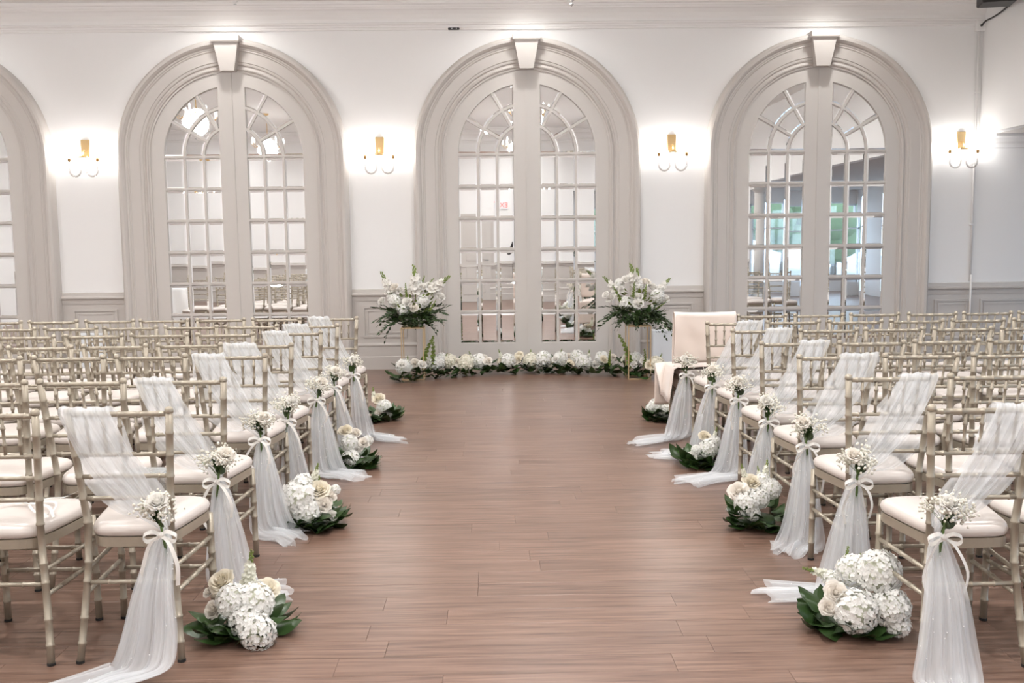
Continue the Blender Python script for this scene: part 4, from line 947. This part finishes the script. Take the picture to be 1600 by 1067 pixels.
t = thing('exit_sign', 'white exit sign with red letters above the panelled door', 'sign', (.13, YS, 2.35)); q = MB(); q.cbox((-.17, 0, -.10), (.17, .03, .10), .006); q.build('housing', M['white_pl'], t)
cu = bpy.data.curves.new('lettering', 'FONT'); cu.body = 'EXIT'; cu.size = .17; cu.align_x = 'CENTER'; cu.align_y = 'CENTER'; cu.extrude = .002; cu.materials.append(M['exit_red'])
tmp = bpy.data.objects.new('lettering_curve', cu); C.objects.link(tmp); bpy.context.view_layer.update()
me = bpy.data.meshes.new_from_object(tmp.evaluated_get(bpy.context.evaluated_depsgraph_get())); bpy.data.objects.remove(tmp)
link('lettering', me, t, (0, .033, 0), (pi/2, 0, pi))

# photographer standing behind the camera, glimpsed in the mirrors
t = thing('person', 'person in black clothing standing by the camera position', 'person', (.55, -.55, 0))
J = dict(pelvis=(0, 0, .95, .15, .11), waist=(0, .0, 1.10, .13, .10), chest=(0, -.01, 1.30, .165, .115), neckb=(0, 0, 1.45, .07, .07), neck=(0, .02, 1.52, .052, .055), head=(0, .04, 1.62, .078, .095), crown=(0, .03, 1.72, .07, .085),
         hl=(-.10, 0, .90, .085, .09), kl=(-.11, .02, .50, .058, .062), al=(-.12, -.03, .10, .04, .045), fl=(-.13, .10, .04, .04, .035), hr=(.10, 0, .90, .085, .09), kr=(.12, .03, .50, .058, .062), ar=(.13, -.02, .10, .04, .045), fr=(.15, .11, .04, .04, .035),
         sl=(-.18, -.01, 1.38, .06, .06), el=(-.27, .02, 1.12, .043, .043), wl=(-.16, .22, 1.22, .03, .03), pl=(-.10, .28, 1.27, .035, .022), sr=(.18, -.01, 1.38, .06, .06), er=(.27, .02, 1.12, .043, .043), wr=(.16, .22, 1.22, .03, .03), pr=(.10, .28, 1.27, .035, .022))
E_ = 'pelvis-waist waist-chest chest-neckb neckb-neck neck-head head-crown pelvis-hl hl-kl kl-al al-fl pelvis-hr hr-kr kr-ar ar-fr chest-sl sl-el el-wl wl-pl chest-sr sr-er er-wr wr-pr'.split()
jn = list(J); me = bpy.data.meshes.new('body'); me.from_pydata([J[k][:3] for k in jn], [tuple(jn.index(k) for k in e.split('-')) for e in E_], [])
o = link('body', me, t); o.modifiers.new('skin', 'SKIN'); 
for k, sv in zip(jn, me.skin_vertices[0].data): sv.radius = J[k][3:5]; sv.use_root = (k == 'pelvis')
sb = o.modifiers.new('sub', 'SUBSURF'); sb.levels = sb.render_levels = 2; me.materials.append(M['dark_cloth'])
q = MB(); q.sphere((0, .055, 1.645), .088, 16, 12, (.88, 1.05, 1.22)); q.sphere((0, .152, 1.635), .014, 8, 6, (.8, 1, 1.5)); q.sphere((-.078, .05, 1.64), .018, 8, 6, (.5, .8, 1.4)); q.sphere((.078, .05, 1.64), .018, 8, 6, (.5, .8, 1.4)); q.build('face', M['skin'], t, True)
q = MB(); q.sphere((0, .030, 1.675), .098, 16, 10, (.92, 1.02, 1.08)); q.build('hair', M['hair'], t, True)
for s in (-1, 1):
    q = MB(); q.sphere((s*.07, .30, 1.29), .032, 10, 8, (.9, 1.1, .7))
    for f_ in range(4): q.tube([(s*(.085-.012*f_), .32, 1.30-.004*f_), (s*(.07-.014*f_), .355, 1.30), (s*(.05-.014*f_), .36, 1.29)], [.009, .008, .007], 6)
    q.tube([(s*.055, .29, 1.275), (s*.03, .315, 1.272), (s*.015, .335, 1.275)], [.011, .010, .008], 6); q.build('hand', M['skin'], t, True)
t2 = thing('photo_camera', 'black camera held by the person', 'camera', (.55, -.22, 1.27)); q = MB(); q.cbox((-.06, -.02, -.03), (.06, .03, .05), .008); q.build('body', M['black'], t2); q = MB(); q.tube([(0, .03, .01), (0, .10, .01)], .032, 14); q.build('lens', M['black'], t2, True)
